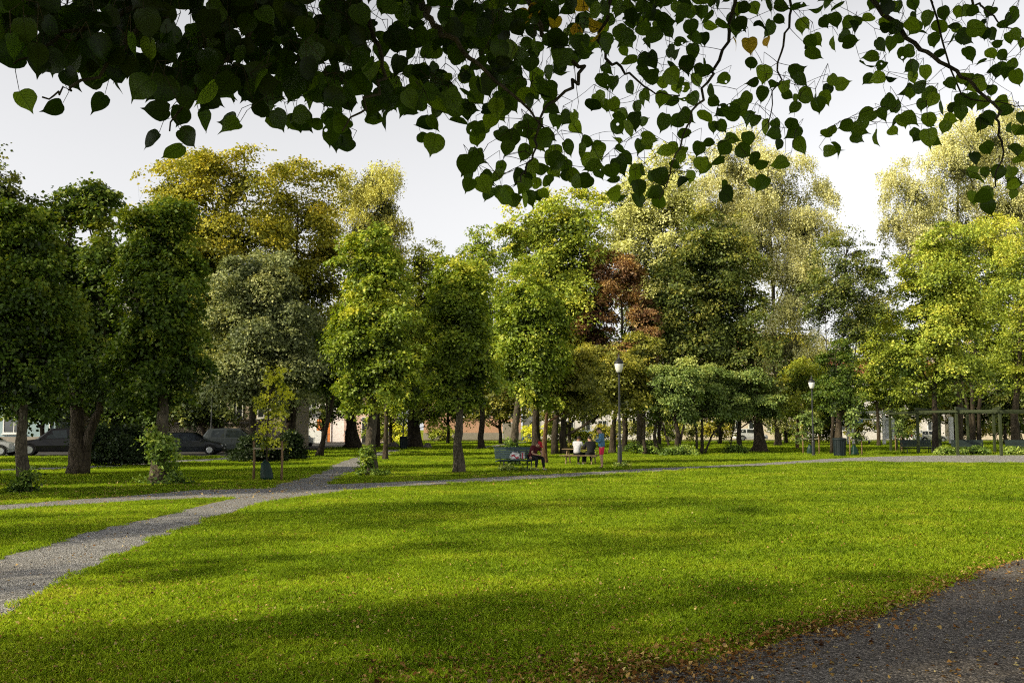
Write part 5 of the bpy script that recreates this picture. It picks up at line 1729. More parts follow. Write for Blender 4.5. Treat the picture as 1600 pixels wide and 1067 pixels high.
def person(label, loc, rz, J, clothes, hair='hair_dark', skin='skin', cap=None, scale=1.0, group='people in the park'):
    """J: joint positions in a frame that faces +x. clothes: dict of garment -> material."""
    t = thing('person', label, 'person', loc, rz, group)
    t.scale = (scale,) * 3
    V = Vector
    hd, nk = V(J['head']), V(J['neck'])
    fwd = V(J['face']).normalized()
    upd = (hd - nk).normalized()
    upd = (upd - fwd * upd.dot(fwd)).normalized()
    sidev = upd.cross(fwd)
    nodes, edges = [], []

    def nd(p, r, par=None):
        nodes.append((tuple(p), r))
        if par is not None:
            edges.append((par, len(nodes) - 1))
        return len(nodes) - 1
    pel = nd(J['pelvis'], (.13, .10))
    sp = nd(J['spine'], (.115, .085), pel)
    ch = nd(J['chest'], (.13, .085), sp)
    ne = nd(J['neck'], .058, ch)
    h0 = nd(hd - upd * .05 + fwd * .01, (.066, .075), ne)
    h1 = nd(hd + upd * .04, (.076, .092), h0)
    h2 = nd(hd + upd * .10, (.058, .07), h1)
    nd(hd + fwd * .108 - upd * .012, .014, h0)            # nose
    for s in (1, -1):
        nd(hd + sidev * (.088 * s) + upd * .0, .015, h0)  # ears
    for s, S in ((1, 'l'), (-1, 'r')):
        sh = nd(J['sho' + S], .054, ch)
        el = nd(J['elb' + S], .042, sh)
        wr = nd(J['wri' + S], .029, el)
        w, e = V(J['wri' + S]), V(J['elb' + S])
        d = (w - e).normalized()
        tgt = V(J.get('hand' + S, w + d * .09))
        hdv = (tgt - w).normalized()
        pl = nd(w + hdv * .05, (.034, .022), wr)
        sd = hdv.cross(V((0, 0, 1)))
        sd = sd.normalized() if sd.length > .1 else V((0, 1, 0))
        dn = sd.cross(hdv)
        for q in range(4):
            a = w + hdv * .09 + sd * (.012 * (q - 1.5) * 1.6)
            f1 = nd(a, .0095, pl)
            f2 = nd(a + hdv * (.034 - .004 * abs(q - 1.2)) - dn * .012, .0085, f1)
            nd(a + hdv * (.048 - .005 * abs(q - 1.2)) - dn * .036, .0075, f2)
        th = nd(w + hdv * .045 + sd * .042 * s, .0105, pl)
        nd(w + hdv * .085 + sd * .05 * s - dn * .012, .0085, th)
        hp = nd(J['hip' + S], .082, pel)
        kn = nd(J['kne' + S], .06, hp)
        cf = nd(V(J['kne' + S]).lerp(V(J['ank' + S]), .3) - fwd * .015, .054, kn)
        an = nd(J['ank' + S], .037, cf)
        nd(J['toe' + S], .032, an)
    body = link_mesh('body', skin_mesh(nodes, edges), M[skin], t, True)
    # clothes: slightly larger surfaces over the same joints
    def garment(name, spec, ed, mat, sub=2):
        return link_mesh(name, skin_mesh(spec, ed, 0, sub), M[mat], t, True)
    if 'shirt' in clothes:
        long = clothes.get('long')
        lo = V(J['pelvis']).lerp(V(J['spine']), clothes.get('hem', -.12))
        spec = [(tuple(lo), (.185, .155)), (tuple(V(J['pelvis']).lerp(V(J['spine']), .55)), (.18, .15)), (J['spine'], (.178, .15)), (J['chest'], (.20, .17)), (tuple(V(J['chest']).lerp(nk, .78)), .08)]
        ed = [(0, 1), (1, 2), (2, 3), (3, 4)]
        for S in 'lr':
            s_, e_, w_ = V(J['sho' + S]), V(J['elb' + S]), V(J['wri' + S])
            k = len(spec)
            spec += [(tuple(s_), .094), (tuple(s_.lerp(e_, .62)), .070)]
            ed += [(3, k), (k, k + 1)]
            if long:
                spec += [(tuple(e_), .058), (tuple(e_.lerp(w_, .9)), .043)]
                ed += [(k + 1, k + 2), (k + 2, k + 3)]
        garment(clothes.get('shirt_name', 'shirt'), spec, ed, clothes['shirt'])
    if 'trousers' in clothes:
        short = clothes.get('short')
        spec = [(J['pelvis'], (.178, .150))]
        ed = []
        up_ = V(J['pelvis']).lerp(V(J['spine']), .25)
        spec.append((tuple(up_), (.160, .135)))
        ed.append((0, 1))
        for S in 'lr':
            h_, k_, a_ = V(J['hip' + S]), V(J['kne' + S]), V(J['ank' + S])
            k = len(spec)
            spec.append((tuple(h_), .125))
            ed.append((0, k))
            if short:
                spec += [(tuple(h_.lerp(k_, .5)), .096), (tuple(h_.lerp(k_, .84)), .088)]
                ed += [(k, k + 1), (k + 1, k + 2)]
            else:
                spec += [(tuple(h_.lerp(k_, .5)), .092), (tuple(k_), .078), (tuple(k_.lerp(a_, .5)), .066), (tuple(a_ + (k_ - a_) * .08), .055)]
                ed += [(k, k + 1), (k + 1, k + 2), (k + 2, k + 3), (k + 3, k + 4)]
        garment('shorts' if short else 'trousers', spec, ed, clothes['trousers'])
    for S in 'lr':
        a_, t_ = V(J['ank' + S]), V(J['toe' + S])
        d = (t_ - a_)
        d.z = 0
        d.normalize()
        z0 = min(t_.z, a_.z - .05)
        spec = [(tuple(a_ - d * .045 + V((0, 0, -.035))), (.042, .044)), (tuple(a_ + d * .07 + V((0, 0, -.04))), .044), (tuple(a_ + d * .155 + V((0, 0, -.05))), (.042, .032)), (tuple(a_ + V((0, 0, .02))), .046)]
        garment('shoe', spec, [(0, 1), (1, 2), (0, 3)], clothes.get('shoes', 'dark_shoe'), 2)
    Rm = Matrix((fwd, sidev, upd)).transposed()
    if hair:
        blob('hair', M[hair], t, hd + upd * .045 - fwd * .012, (.108, .092, .105), Rm, cut=lambda c: c.z < -.15 and c.x > -.35 or c.x > .62 and c.z < .62)
    for s in (1, -1):
        blob('eye', M['eye'], t, hd + fwd * .083 + sidev * (.034 * s) + upd * .022, (.012, .014, .009), Rm, n=8)
    blob('mouth', M['red_cap'], t, hd + fwd * .08 - upd * .05, (.008, .022, .006), Rm, n=8)
    if cap:
        c = blob('cap', M[cap], t, hd + upd * .052, (.118, .103, .108), Rm, cut=lambda c: c.z < .05)
        blob('cap_peak', M[cap], c, hd + upd * .055 + fwd * .13, (.085, .08, .012), Rm, n=12)
    return t


SIT_BOW = dict(pelvis=(0, 0, .54), spine=(.10, 0, .74), chest=(.25, 0, .93), neck=(.36, 0, 1.02), head=(.45, 0, 1.06), face=(.70, .05, -.72),
               shol=(.25, .19, .95), shor=(.25, -.19, .95), elbl=(.34, .27, .70), elbr=(.34, -.27, .70), wril=(.50, .07, .64), wrir=(.50, -.08, .64), handl=(.58, .0, .64), handr=(.58, -.02, .63),
               hipl=(.06, .10, .53), hipr=(.06, -.10, .53), knel=(.50, .17, .53), kner=(.48, -.15, .53), ankl=(.56, .17, .09), ankr=(.44, -.16, .09), toel=(.70, .19, .035), toer=(.58, -.18, .035))
SIT_BACK = dict(SIT_BOW, spine=(.03, 0, .76), chest=(.09, 0, 1.0), neck=(.15, 0, 1.13), head=(.21, 0, 1.22), face=(.9, 0, -.35), shol=(.09, .19, 1.04), shor=(.09, -.19, 1.04), elbl=(.22, .27, .80), elbr=(.22, -.27, .80),
                wril=(.44, .14, .80), wrir=(.44, -.14, .80), handl=(.53, .1, .80), handr=(.53, -.1, .80), knel=(.46, .14, .52), kner=(.46, -.14, .52), ankl=(.40, .14, .09), ankr=(.34, -.14, .09), toel=(.54, .15, .035), toer=(.48, -.15, .035))
STAND = dict(pelvis=(0, 0, .96), spine=(.01, 0, 1.16), chest=(.0, 0, 1.38), neck=(.05, 0, 1.53), head=(.11, 0, 1.62), face=(.80, 0, -.6),
             shol=(.01, .19, 1.44), shor=(.01, -.19, 1.44), elbl=(.03, .25, 1.15), elbr=(.03, -.25, 1.15), wril=(.26, .13, 1.20), wrir=(.26, -.13, 1.20), handl=(.34, .05, 1.22), handr=(.34, -.05, 1.22),
             hipl=(0, .095, .92), hipr=(0, -.095, .92), knel=(.02, .10, .50), kner=(.03, -.11, .50), ankl=(-.02, .10, .09), ankr=(0.0, -.12, .09), toel=(.13, .12, .035), toer=(.15, -.14, .035))
pm = on_bench(.66, -.02, 0)
person('man in maroon shirt and red cap sitting bowed over his hands at the bench end', pm, BRZ - PI / 2 + .45, SIT_BOW, dict(shirt='maroon', trousers='black_cloth', shoes='white_shoe'), cap='red_cap')
sp = base_at(940, 43.0)
person('standing man in blue denim jacket and red shorts looking down at a phone', sp, PI - .25, STAND, dict(shirt='denim', shirt_name='jacket', long=True, hem=-.45, trousers='red_cloth', short=True, shoes='dark_shoe'))
o = MB()
o.box((.37, 0, 1.24), (.012, .075, .15), rot=Matrix.Rotation(-.7, 3, 'Y'))
ph = o.build('phone', M['phone'], None, bevel=.004)
ph.location = sp
ph.rotation_euler = (0, 0, PI - .25)
tag(ph, 'dark phone held by the standing man in red shorts', 'phone')
pt = base_at(907, 48.0)
Rp = Matrix.Rotation(-.25, 3, 'Z')
person('man in white T-shirt sitting at the picnic table with his back to the lawn', pt + Rp @ Vector((-.05, -.72, 0)), PI / 2 - .25 - .3, SIT_BACK, dict(shirt='white_shirt', trousers='black_cloth', shoes='white_shoe'), skin='skin_tan')
person('person in black hoodie sitting at the picnic table, half hidden by the standing man', pt + Rp @ Vector((.62, -.70, 0)), PI / 2 - .25 + .5, SIT_BACK, dict(shirt='black_cloth', long=True, trousers='black_cloth', shoes='dark_shoe'))
WALK = dict(STAND, face=(1, 0, -.1), head=(.03, 0, 1.64), neck=(.01, 0, 1.53), knel=(.16, .1, .5), kner=(-.02, -.1, .5), ankl=(.24, .1, .09), ankr=(-.26, -.1, .12), toel=(.38, .11, .04), toer=(-.13, -.11, .05),
            wril=(-.08, .27, .92), wrir=(.20, -.25, .94), handl=(-.1, .27, .82), handr=(.24, -.24, .85))
person('far pedestrian in black shorts and dark top walking past the pink shopfront', base_at(541, 128), -2.2, WALK, dict(shirt='black_cloth', trousers='black_cloth', short=True))
person('far pedestrian in blue trousers standing by parked bicycles across the field', base_at(819, 137), 2.4, WALK, dict(shirt='navy', long=True, trousers='blue_cloth'))
person('far pedestrian in dark clothes walking beyond the flared trunk', base_at(1231, 132), -2.6, WALK, dict(shirt='black_cloth', long=True, trousers='navy'))
# ------------------------------------------------------------------ vehicles
def car(label, px, Y, rz, paint, kind='hatch', group='parked cars', L=None):
    """nose towards local +x"""
    t = thing({'van': 'parked_van'}.get(kind, 'parked_car'), label, 'van' if kind == 'van' else 'car', base_at(px, Y), rz, group)
    if kind == 'hatch':
        st = [(-2.08, .38, .90, .93, .74, .70), (-2.02, .28, .95, 1.10, .83, .66), (-1.62, .22, .97, 1.42, .87, .60), (-.6, .20, .95, 1.50, .88, .60), (.15, .20, .93, 1.47, .88, .59), (.95, .20, .90, .98, .88, .68),
              (1.1, .20, .88, .92, .88, .72), (1.75, .22, .78, .80, .84, .70), (2.02, .28, .66, .68, .74, .62), (2.10, .36, .55, .57, .64, .56)]
        wh, wr = (-1.27, 1.30), .32
    elif kind == 'suv':
        st = [(-2.35, .45, .98, 1.02, .80, .74), (-2.30, .32, 1.05, 1.22, .90, .70), (-1.95, .26, 1.08, 1.70, .94, .66), (-.8, .25, 1.06, 1.77, .95, .68), (.2, .25, 1.04, 1.73, .95, .67), (1.0, .25, 1.02, 1.10, .95, .76),
              (1.15, .25, 1.0, 1.04, .95, .8), (1.95, .28, .92, .95, .92, .78), (2.25, .34, .78, .80, .82, .7), (2.34, .42, .64, .66, .72, .64)]
        wh, wr = (-1.42, 1.45), .38
    else:
        st = [(-2.1, .35, 1.0, 1.72, .80, .70), (-2.06, .26, 1.02, 1.80, .86, .74), (-1.2, .22, 1.03, 1.86, .88, .77), (.1, .22, 1.02, 1.86, .88, .77), (.62, .22, 1.0, 1.80, .88, .74), (1.2, .22, .98, 1.16, .88, .74),
              (1.4, .22, .95, 1.0, .87, .74), (1.9, .26, .82, .86, .80, .68), (2.05, .34, .62, .66, .72, .6)]
        wh, wr = (-1.28, 1.38), .32
    mb = MB()
    vs = []
    for (x, zb, zl, zt, w, wt) in st:
        vs += [(x, -w * .94, zb), (x, -w, (zb + zl) / 2), (x, -w * .97, zl), (x, -wt, zt - .03), (x, -wt * .8, zt), (x, wt * .8, zt), (x, wt, zt - .03), (x, w * .97, zl), (x, w, (zb + zl) / 2), (x, w * .94, zb)]
    n = 10
    fs = []
    for i in range(len(st) - 1):
        for j in range(n):
            fs.append((i * n + j, (i + 1) * n + j, (i + 1) * n + (j + 1) % n, i * n + (j + 1) % n))
    fs.append(tuple(range(n)))
    fs.append(tuple((len(st) - 1) * n + j for j in range(n - 1, -1, -1)))
    mb.add(vs, fs)
    body = mb.build('body', paint, t, smooth=False, bevel=.03)

    def P(i, f, s, h):
        """point on side glass: station index (fractional), side, height 0..1 from belt to roof"""
        a, b = st[int(i)], st[min(int(i) + 1, len(st) - 1)]
        k = i - int(i)
        q = [u * (1 - k) + v * k for u, v in zip(a, b)]
        zl, zt, w, wt = q[2], q[3] - .03, q[4] * .97, q[5]
        return Vector((q[0], s * (w * (1 - h) + wt * h + .008), zl * (1 - h) + zt * h))
    pan = [(2.15, 2.92), (3.02, 4.35)] if kind != 'van' else [(4.02, 4.75)]
    for s in (-1, 1):
        for a, b in pan:
            g = MB()
            q = [P(a, 0, s, .10), P(b, 0, s, .10), P(b if b < 4.2 else b - .25, 0, s, .86), P(a + .1, 0, s, .86)]
            m_ = [P((a + b) / 2, 0, s, .10), P((a + b) / 2, 0, s, .86)]
            g.add([q[0], m_[0], m_[1], q[3]], [(0, 1, 2, 3)])
            g.add([m_[0], q[1], q[2], m_[1]], [(0, 1, 2, 3)])
            g.build('side_window', M['glass_car'], t)
    # windscreen and rear window lie on the slopes
    wi = 4 if kind != 'van' else 4
    a, b = st[wi], st[wi + 1]
    up = Vector((b[3] - a[3], 0, -(b[0] - a[0]))).normalized() * -.012
    if up.z < 0:
        up = -up
    def slope(a, b, name, f0=.08, f1=.92):
        q = []
        for f, s in ((f0, -1), (f0, 1), (f1, 1), (f1, -1)):
            x, z, w = a[0] * (1 - f) + b[0] * f, a[3] * (1 - f) + b[3] * f, (a[5] * (1 - f) + b[5] * f) * .82
            d = Vector((-(b[3] - a[3]), 0, b[0] - a[0])).normalized()
            if d.z < 0:
                d = -d
            q.append(Vector((x, s * w, z)) + d * .012)
        g = MB()
        g.add(q, [(0, 1, 2, 3)])
        g.build(name, M['glass_car'], t)
    slope(a, b, 'windscreen')
    if kind != 'van':
        slope(st[1], st[2], 'rear_window', .15, .9)
    for x in wh:
        for s in (-1, 1):
            y = s * (.80 if kind != 'suv' else .86)
            m_ = MB()
            m_.cylx((x, y, wr), wr, .23, 24)
            tw = m_.build('wheel', M['tyre'], t)
            m_ = MB()
            m_.cylx((x, y + s * .075, wr), wr * .66, .1, 20)
            m_.build('rim', M['rim'], tw)
            arch = MB()
            pts = [(x + (wr + .05) * math.cos(a_), y + s * .105, wr + (wr + .05) * math.sin(a_)) for a_ in [PI * k / 12 for k in range(13)]]
            arch.tube(pts, .03, 6)
            arch.build('wheel_arch', M['tyre'], t)
    e, r_ = st[-2], st[0]
    for s in (-1, 1):
        m_ = MB()
        m_.box((e[0] + .01, s * e[4] * .74, e[2] - .04), (.12, .26, .12))
        m_.build('headlight', M['head_lens'], t, bevel=.03)
        m_ = MB()
        m_.box((r_[0] - .005, s * r_[4] * .86, r_[2] - .04), (.08, .16, .24))
        m_.build('tail_light', M['tail_lens'], t, bevel=.02)
        m_ = MB()
        m_.box((st[5][0] - .18, s * (st[5][4] + .09), st[5][2] + .04), (.12, .18, .12))
        m_.build('wing_mirror', paint, t, bevel=.03)
    m_ = MB()
    m_.box((st[-1][0] + .008, 0, .42), (.02, .5, .11))
    m_.build('number_plate', M['plate'], t)
    m_ = MB()
    m_.box((st[-1][0] - .02, 0, .33), (.10, 1.1, .13))
    m_.build('bumper', M['tyre'], t, bevel=.02)
    return t


CG = 'cars parked along the left-hand street'
car('dark sport utility vehicle with a wide windscreen parked nose left before the light blue house', 88, 64.8, PI + .32, M['paint_black'], 'suv', CG)
car('black hatchback parked side-on behind the lamp, left of the dark trunk', 301, 66.6, .10, M['paint_dark'], 'hatch', CG)
car('slate grey car mostly hidden by a trunk, right of the black hatchback', 372, 70.5, .2, M['paint_slate'], 'suv', CG)
car('silver car of which only the bonnet shows at the left edge', -22, 63.6, .1, M['paint_silver'], 'hatch', CG)
car('dark car hidden deep in shade behind the black-green bush', 190, 68.5, .1, M['paint_black'], 'hatch', CG)
car('white van parked beyond the staked sapling', 461, 97.5, -.75, M['paint_white'], 'van', CG)
FG = 'cars on the far road'
car('light blue car on the far road seen past the standing man', 922, 141, .25, M['paint_blue'], 'hatch', FG)
car('pale silver car on the far road behind the trunk in the pergola', 1452, 128, .2, M['paint_white'], 'hatch', FG)
car('white car on the far road between the lilac shrubs and the flared trunk', 1172, 142.5, .1, M['paint_white'], 'suv', FG)


# ------------------------------------------------------------------ bicycles
def bicycle(label, px, Y, rz, col):
    t = thing('bicycle', label, 'bicycle', base_at(px, Y), rz, 'parked bicycles')
    for x in (-.52, .52):
        w = MB()
        pts = [(x + .33 * math.cos(a), 0, .34 + .33 * math.sin(a)) for a in [2 * PI * k / 20 for k in range(21)]]
        w.tube(pts, .018, 6, caps=False)
        ww = w.build('wheel', M['tyre'], t)
        s = MB()
        for k in range(8):
            a = PI * k / 8
            s.bar((x + .31 * math.cos(a), 0, .34 + .31 * math.sin(a)), (x - .31 * math.cos(a), 0, .34 - .31 * math.sin(a)), .004, .004)
        s.build('spokes', M['rim'], ww)
    f = MB()
    B, S_, H_, Rr, F = (-.05, 0, .30), (-.2, 0, .82), (.36, 0, .85), (-.52, 0, .34), (.52, 0, .34)
    for a, b in [(B, S_), (B, H_), ((-.17, 0, .74), (.35, 0, .80)), (B, Rr), ((-.18, 0, .76), Rr), (H_, F)]:
        f.tube([a, b], .017, 6)
    f.build('frame', M[col], t)
    s = MB()
    s.box((-.22, 0, .87), (.26, .13, .05))
    s.build('saddle', M['tyre'], t, bevel=.02)
    h = MB()
    h.tube([(.36, 0, .84), (.37, 0, .98)], .014, 6)
    h.tube([(.26, -.28, 1.0), (.36, -.2, 1.0), (.38, 0, .98), (.36, .2, 1.0), (.26, .28, 1.0)], .013, 6)
    h.build('handlebar', M['rim'], t)
    p = MB()
    p.box((.0, .08, .18), (.1, .06, .02))
    p.box((-.1, -.08, .42), (.1, .06, .02))
    p.bar((.0, .05, .18), (-.05, .05, .30), .015, .015)
    p.bar((-.1, -.05, .42), (-.05, -.05, .30), .015, .015)
    p.bar((-.05, -.06, .30), (-.05, .06, .30), .02, .02)
    p.build('pedals', M['tyre'], t)
    return t


bicycle('white bicycle parked in front of the orange door', 499, 121, .2, 'white_paint')
bicycle('white bicycle parked left of another, before the white wall by the orange door', 491, 122, .4, 'white_paint')
bicycle('blue bicycle beside the far pedestrian in blue trousers', 829, 138, .3, 'blue_sign')


# ------------------------------------------------------------------ buildings
def building(name, label, x0, x1, yf, depth, H, wall, roofm, wins, rz=0, plinth=None, roof='gable', doors=(), pipe=None, roofh=3.0, group=None, pivot=None):
    """front face looks towards the viewer (-y). wins: (x, z, w, h) on the front"""
    t = thing(name, label, 'building', ((x0 + x1) / 2, yf, 0), rz, group)
    w = x1 - x0
    mb = MB()
    mb.box((0, depth / 2, H / 2 - .1), (w, depth, H + .2))
    mb.build('wall', wall, t)
    if plinth:
        mb = MB()
        mb.box((0, -.03, .55), (w + .05, .1, 1.1))
        mb.build('plinth', plinth, t)
    mb = MB()
    o = .4
    if roof == 'gable':
        a, b = -w / 2 - o, w / 2 + o
        mb.add([(a, -o, H + .01), (b, -o, H + .01), (b, depth + o, H + .01), (a, depth + o, H + .01), (a, depth / 2, H + roofh), (b, depth / 2, H + roofh)],
               [(0, 1, 5, 4), (2, 3, 4, 5), (0, 4, 3), (1, 2, 5), (3, 2, 1, 0)])
    else:
        mb.box((0, depth / 2, H + .16), (w + .3, depth + .3, .3))
    rf = mb.build('roof', roofm, t)
    if roof == 'gable':
        for cx in (-w * .25, w * .22):
            mb = MB()
            mb.box((cx, depth / 2 + .4, H + roofh + .3), (.9, .6, 1.6))
            mb.build('chimney', M['brick_orange'], rf)
    for (x, z, ww, hh) in wins:
        m_ = MB()
        f = .09
        m_.box((x, -.02, z + hh / 2 - f / 2), (ww, .1, f))
        m_.box((x, -.02, z - hh / 2 + f / 2), (ww, .1, f))
        for s in (-1, 1):
            m_.box((x + s * (ww / 2 - f / 2), -.02, z), (f, .1, hh - 2 * f))
        m_.box((x, -.02, z), (.06, .07, hh - 2 * f))
        wd = m_.build('window', M['white_paint'], t)
        g = MB()
        g.box((x, -.008, z), (ww - f, .03, hh - f))
        g.build('pane', M['glass_house'], wd)
        sl_ = MB()
        sl_.box((x, -.08, z - hh / 2 - .05), (ww + .15, .18, .08))
        sl_.build('sill', M['white_paint'], wd)
    for (x, ww, hh, mt) in doors:
        m_ = MB()
        m_.box((x, -.04, hh / 2 + .02), (ww, .1, hh))
        d_ = m_.build('door', M[mt], t)
        m_ = MB()
        m_.box((x + ww * .38, -.11, 1.05), (.05, .06, .14))
        m_.build('handle', M['rim'], d_)
        m_ = MB()
        for s in (-1, 1):
            m_.box((x + s * (ww / 2 + .05), -.05, hh / 2 + .02), (.1, .14, hh))
        m_.box((x, -.05, hh + .07), (ww + .2, .14, .1))
        m_.build('frame', M['white_paint'], d_)
    if pipe is not None:
        m_ = MB()
        m_.tube([(pipe, -.08, .1), (pipe, -.08, H - .2)], .06, 8)
        m_.build('drainpipe', M['white_paint'], t)
    return t


def grid(x0, x1, nx, zs, w, h):
    return [(x0 + (x1 - x0) * (i + .5) / nx, z, w, h) for z in zs for i in range(nx)]


building('house', 'light blue rendered house with white drainpipe behind the parked cars at the left', -58, -35.4, 77.5, 10, 8.5, M['render_blue'], M['roof_grey'],
         [(-6.5, 2.2, 1.5, 1.5), (8.1, 2.1, 1.7, 1.5), (2, 2.2, 1.5, 1.5), (-2, 5.6, 1.3, 1.5), (5, 5.6, 1.3, 1.5), (9, 5.6, 1.3, 1.5)], pipe=10.9, plinth=M['plinth'], doors=[(10.1, .1, 2.0, 'white_paint')][:0])
building('apartment_building', 'long beige building with pale windows and a ledge behind the black hatchback', -35.0, -18.5, 80, 11, 10.5, M['render_beige'], M['roof_grey'],
         grid(-7.6, 8, 7, (3.35, 6.4, 9.0), 1.1, 1.6), plinth=M['plinth'])
o = MB()
o.box((0, -.08, 2.2), (16.4, .2, .16))
lg = o.build('ledge', M['plinth'], [x for x in COL.objects if x.name == 'apartment_building'][0])
building('shop_building', 'white and pink shop building with an orange door, far behind the path', -34, -17.2, 131, 10, 14, M['render_white'], M['roof_grey'],
         grid(-7.5, 6, 5, (5.0, 8.0, 11.2), 1.4, 1.9), doors=[(.9, 1.8, 3.0, 'orange'), (5.7, 1.6, 3.0, 'glass_house')])
aw = thing('market_kiosk', 'low white kiosk with a grey canopy roof beside the white van', 'kiosk', base_at(478, 122), 0)
mb = MB()
mb.box((.7, 0, .75), (3.4, 2.2, 1.5))
mb.build('counter', M['white_paint'], aw)
mb = MB()
for x in (-1.7, 2.4):
    for y in (-1.1, 1.1):
        mb = MB()
        mb.box((x, y, 1.6), (.09, .09, 3.2))
        mb.build('post', M['iron'], aw)
mb = MB()
mb.add([(-2.6, -1.7, 3.0), (3.2, -1.7, 3.0), (3.2, 1.7, 3.0), (-2.6, 1.7, 3.0), (-.6, 0, 4.3), (1.2, 0, 4.3)], [(0, 1, 5, 4), (1, 2, 5), (2, 3, 4, 5), (3, 0, 4), (3, 2, 1, 0)])
mb.build('canopy', M['roof_grey'], aw)
building('shop_building', 'narrow pink-fronted shop with a dark doorway next to the orange door', -21.6, -15.6, 128.5, 8, 12.5, M['render_pink'], M['roof_grey'],
         grid(-2.6, 2.6, 2, (5, 8, 10.8), 1.3, 1.8), doors=[(.3, 1.9, 3.1, 'iron'), (2.4, .6, 2.6, 'plinth')], roof='flat')
building('brick_building', 'orange brick building across the sunlit field behind the bench', -13.8, 1.4, 156, 12, 13.5, M['brick_orange'], M['roof_grey'],
         grid(-3, 7, 5, (4.6, 8, 11.3), 1.5, 2.0), doors=[(5.6, 1.5, 2.6, 'plinth')], plinth=M['plinth'], roof='flat')
building('apartment_building', 'grey-white apartment block across the field left of the standing man', 1.8, 24, 157, 12, 15, M['render_white'], M['roof_grey'], grid(-10.5, 10.5, 8, (2.2, 5.2, 8.4, 11.6), 1.5, 1.7), roof='flat')
building('apartment_building', 'cream apartment block behind the lilac shrubs', 24.6, 46, 158, 12, 14, M['render_cream'], M['roof_red'], grid(-10, 10, 7, (2.2, 5.4, 8.6, 11.6), 1.5, 1.7))
building('apartment_building', 'pale block with orange-red roof peeping between birch and pergola trees', 46.8, 68, 157, 13, 9.6, M['render_white'], M['roof_red'], grid(-10, 10, 7, (2.2, 5.0, 7.8), 1.4, 1.6), roofh=3.4)
building('apartment_building', 'cream apartment block at the right behind the pergola', 68.8, 98, 159, 12, 13, M['render_cream'], M['roof_grey'], grid(-13, 13, 9, (2.2, 5.4, 8.6, 11.4), 1.5, 1.7))

# white bus shelter with a poster panel beyond the bin
sh = thing('bus_shelter', 'white steel bus shelter with poster panel and blue sign beyond the round bin', 'bus shelter', base_at(1362, 108), 0)
HX = 108 / FPX
for x in (-29, 19):
    for y in (0, 1.6):
        mb = MB()
        mb.box((x * HX, y, 1.65), (.30, .2, 3.4))
        mb.build('post', M['white_paint'], sh)
mb = MB()
mb.box((-2 * HX, .8, 3.5), (5.2, 2.4, .28))
mb.build('roof', M['white_paint'], sh)
mb = MB()
mb.box((-5 * HX, -.15, 2.75), (4.6, .1, .14))
mb.build('beam', M['white_paint'], sh)
mb = MB()
mb.box((28 * HX, -.1, 1.75), (.95, .12, 2.3))
pn = mb.build('poster_panel', M['panel'], sh)
mb = MB()
for i, (z, w_) in enumerate([(2.65, .5), (2.4, .42), (2.2, .46), (2.05, .38), (1.2, .3)]):
    mb.box((28 * HX - .15, -.17, z), (w_, .012, .07))
pts = [(28 * HX + .2 + .22 * math.cos(a), -.17, 1.25 + .3 * math.sin(a)) for a in [2 * PI * k / 18 for k in range(19)]]
mb.tube(pts, .02, 5, caps=False)
mb.bar((28 * HX + .2, -.17, 1.25), (28 * HX + .3, -.17, 2.3), .02, .03)
mb.build('print', M['grey_print'], pn)
mb = MB()
mb.box((-22 * HX, -.24, 2.5), (1.0, .08, .34))
bs = mb.build('sign', M['blue_sign'], sh)
mb = MB()
mb.bar((-22 * HX - .38, -.30, 2.46), (-22 * HX + .05, -.30, 2.56), .02, .07)
mb.build('stripe', M['white_paint'], bs)
gs = thing('garden_bench', 'pale bench and planter under the white bus shelter', 'bench', base_at(1352, 108), 0)
mb = MB()
mb.box((0, .9, .45), (1.8, .5, .08))
mb.build('seat', M['white_paint'], gs)
for x in (-.7, .7):
    mb = MB()
    mb.box((x, .9, .2), (.1, .4, .42))
    mb.build('leg', M['iron'], gs)
lp = thing('light_pole', 'pair of pale concrete posts seen through the pergola past the middle bench', 'post', base_at(1486, 112), 0)
for x in (0, .7):
    mb = MB()
    mb.box((x, 0, 1.5), (.45 - .15 * (x > 0), .3, 3.1))
    mb.build('post', M['white_paint'], lp)

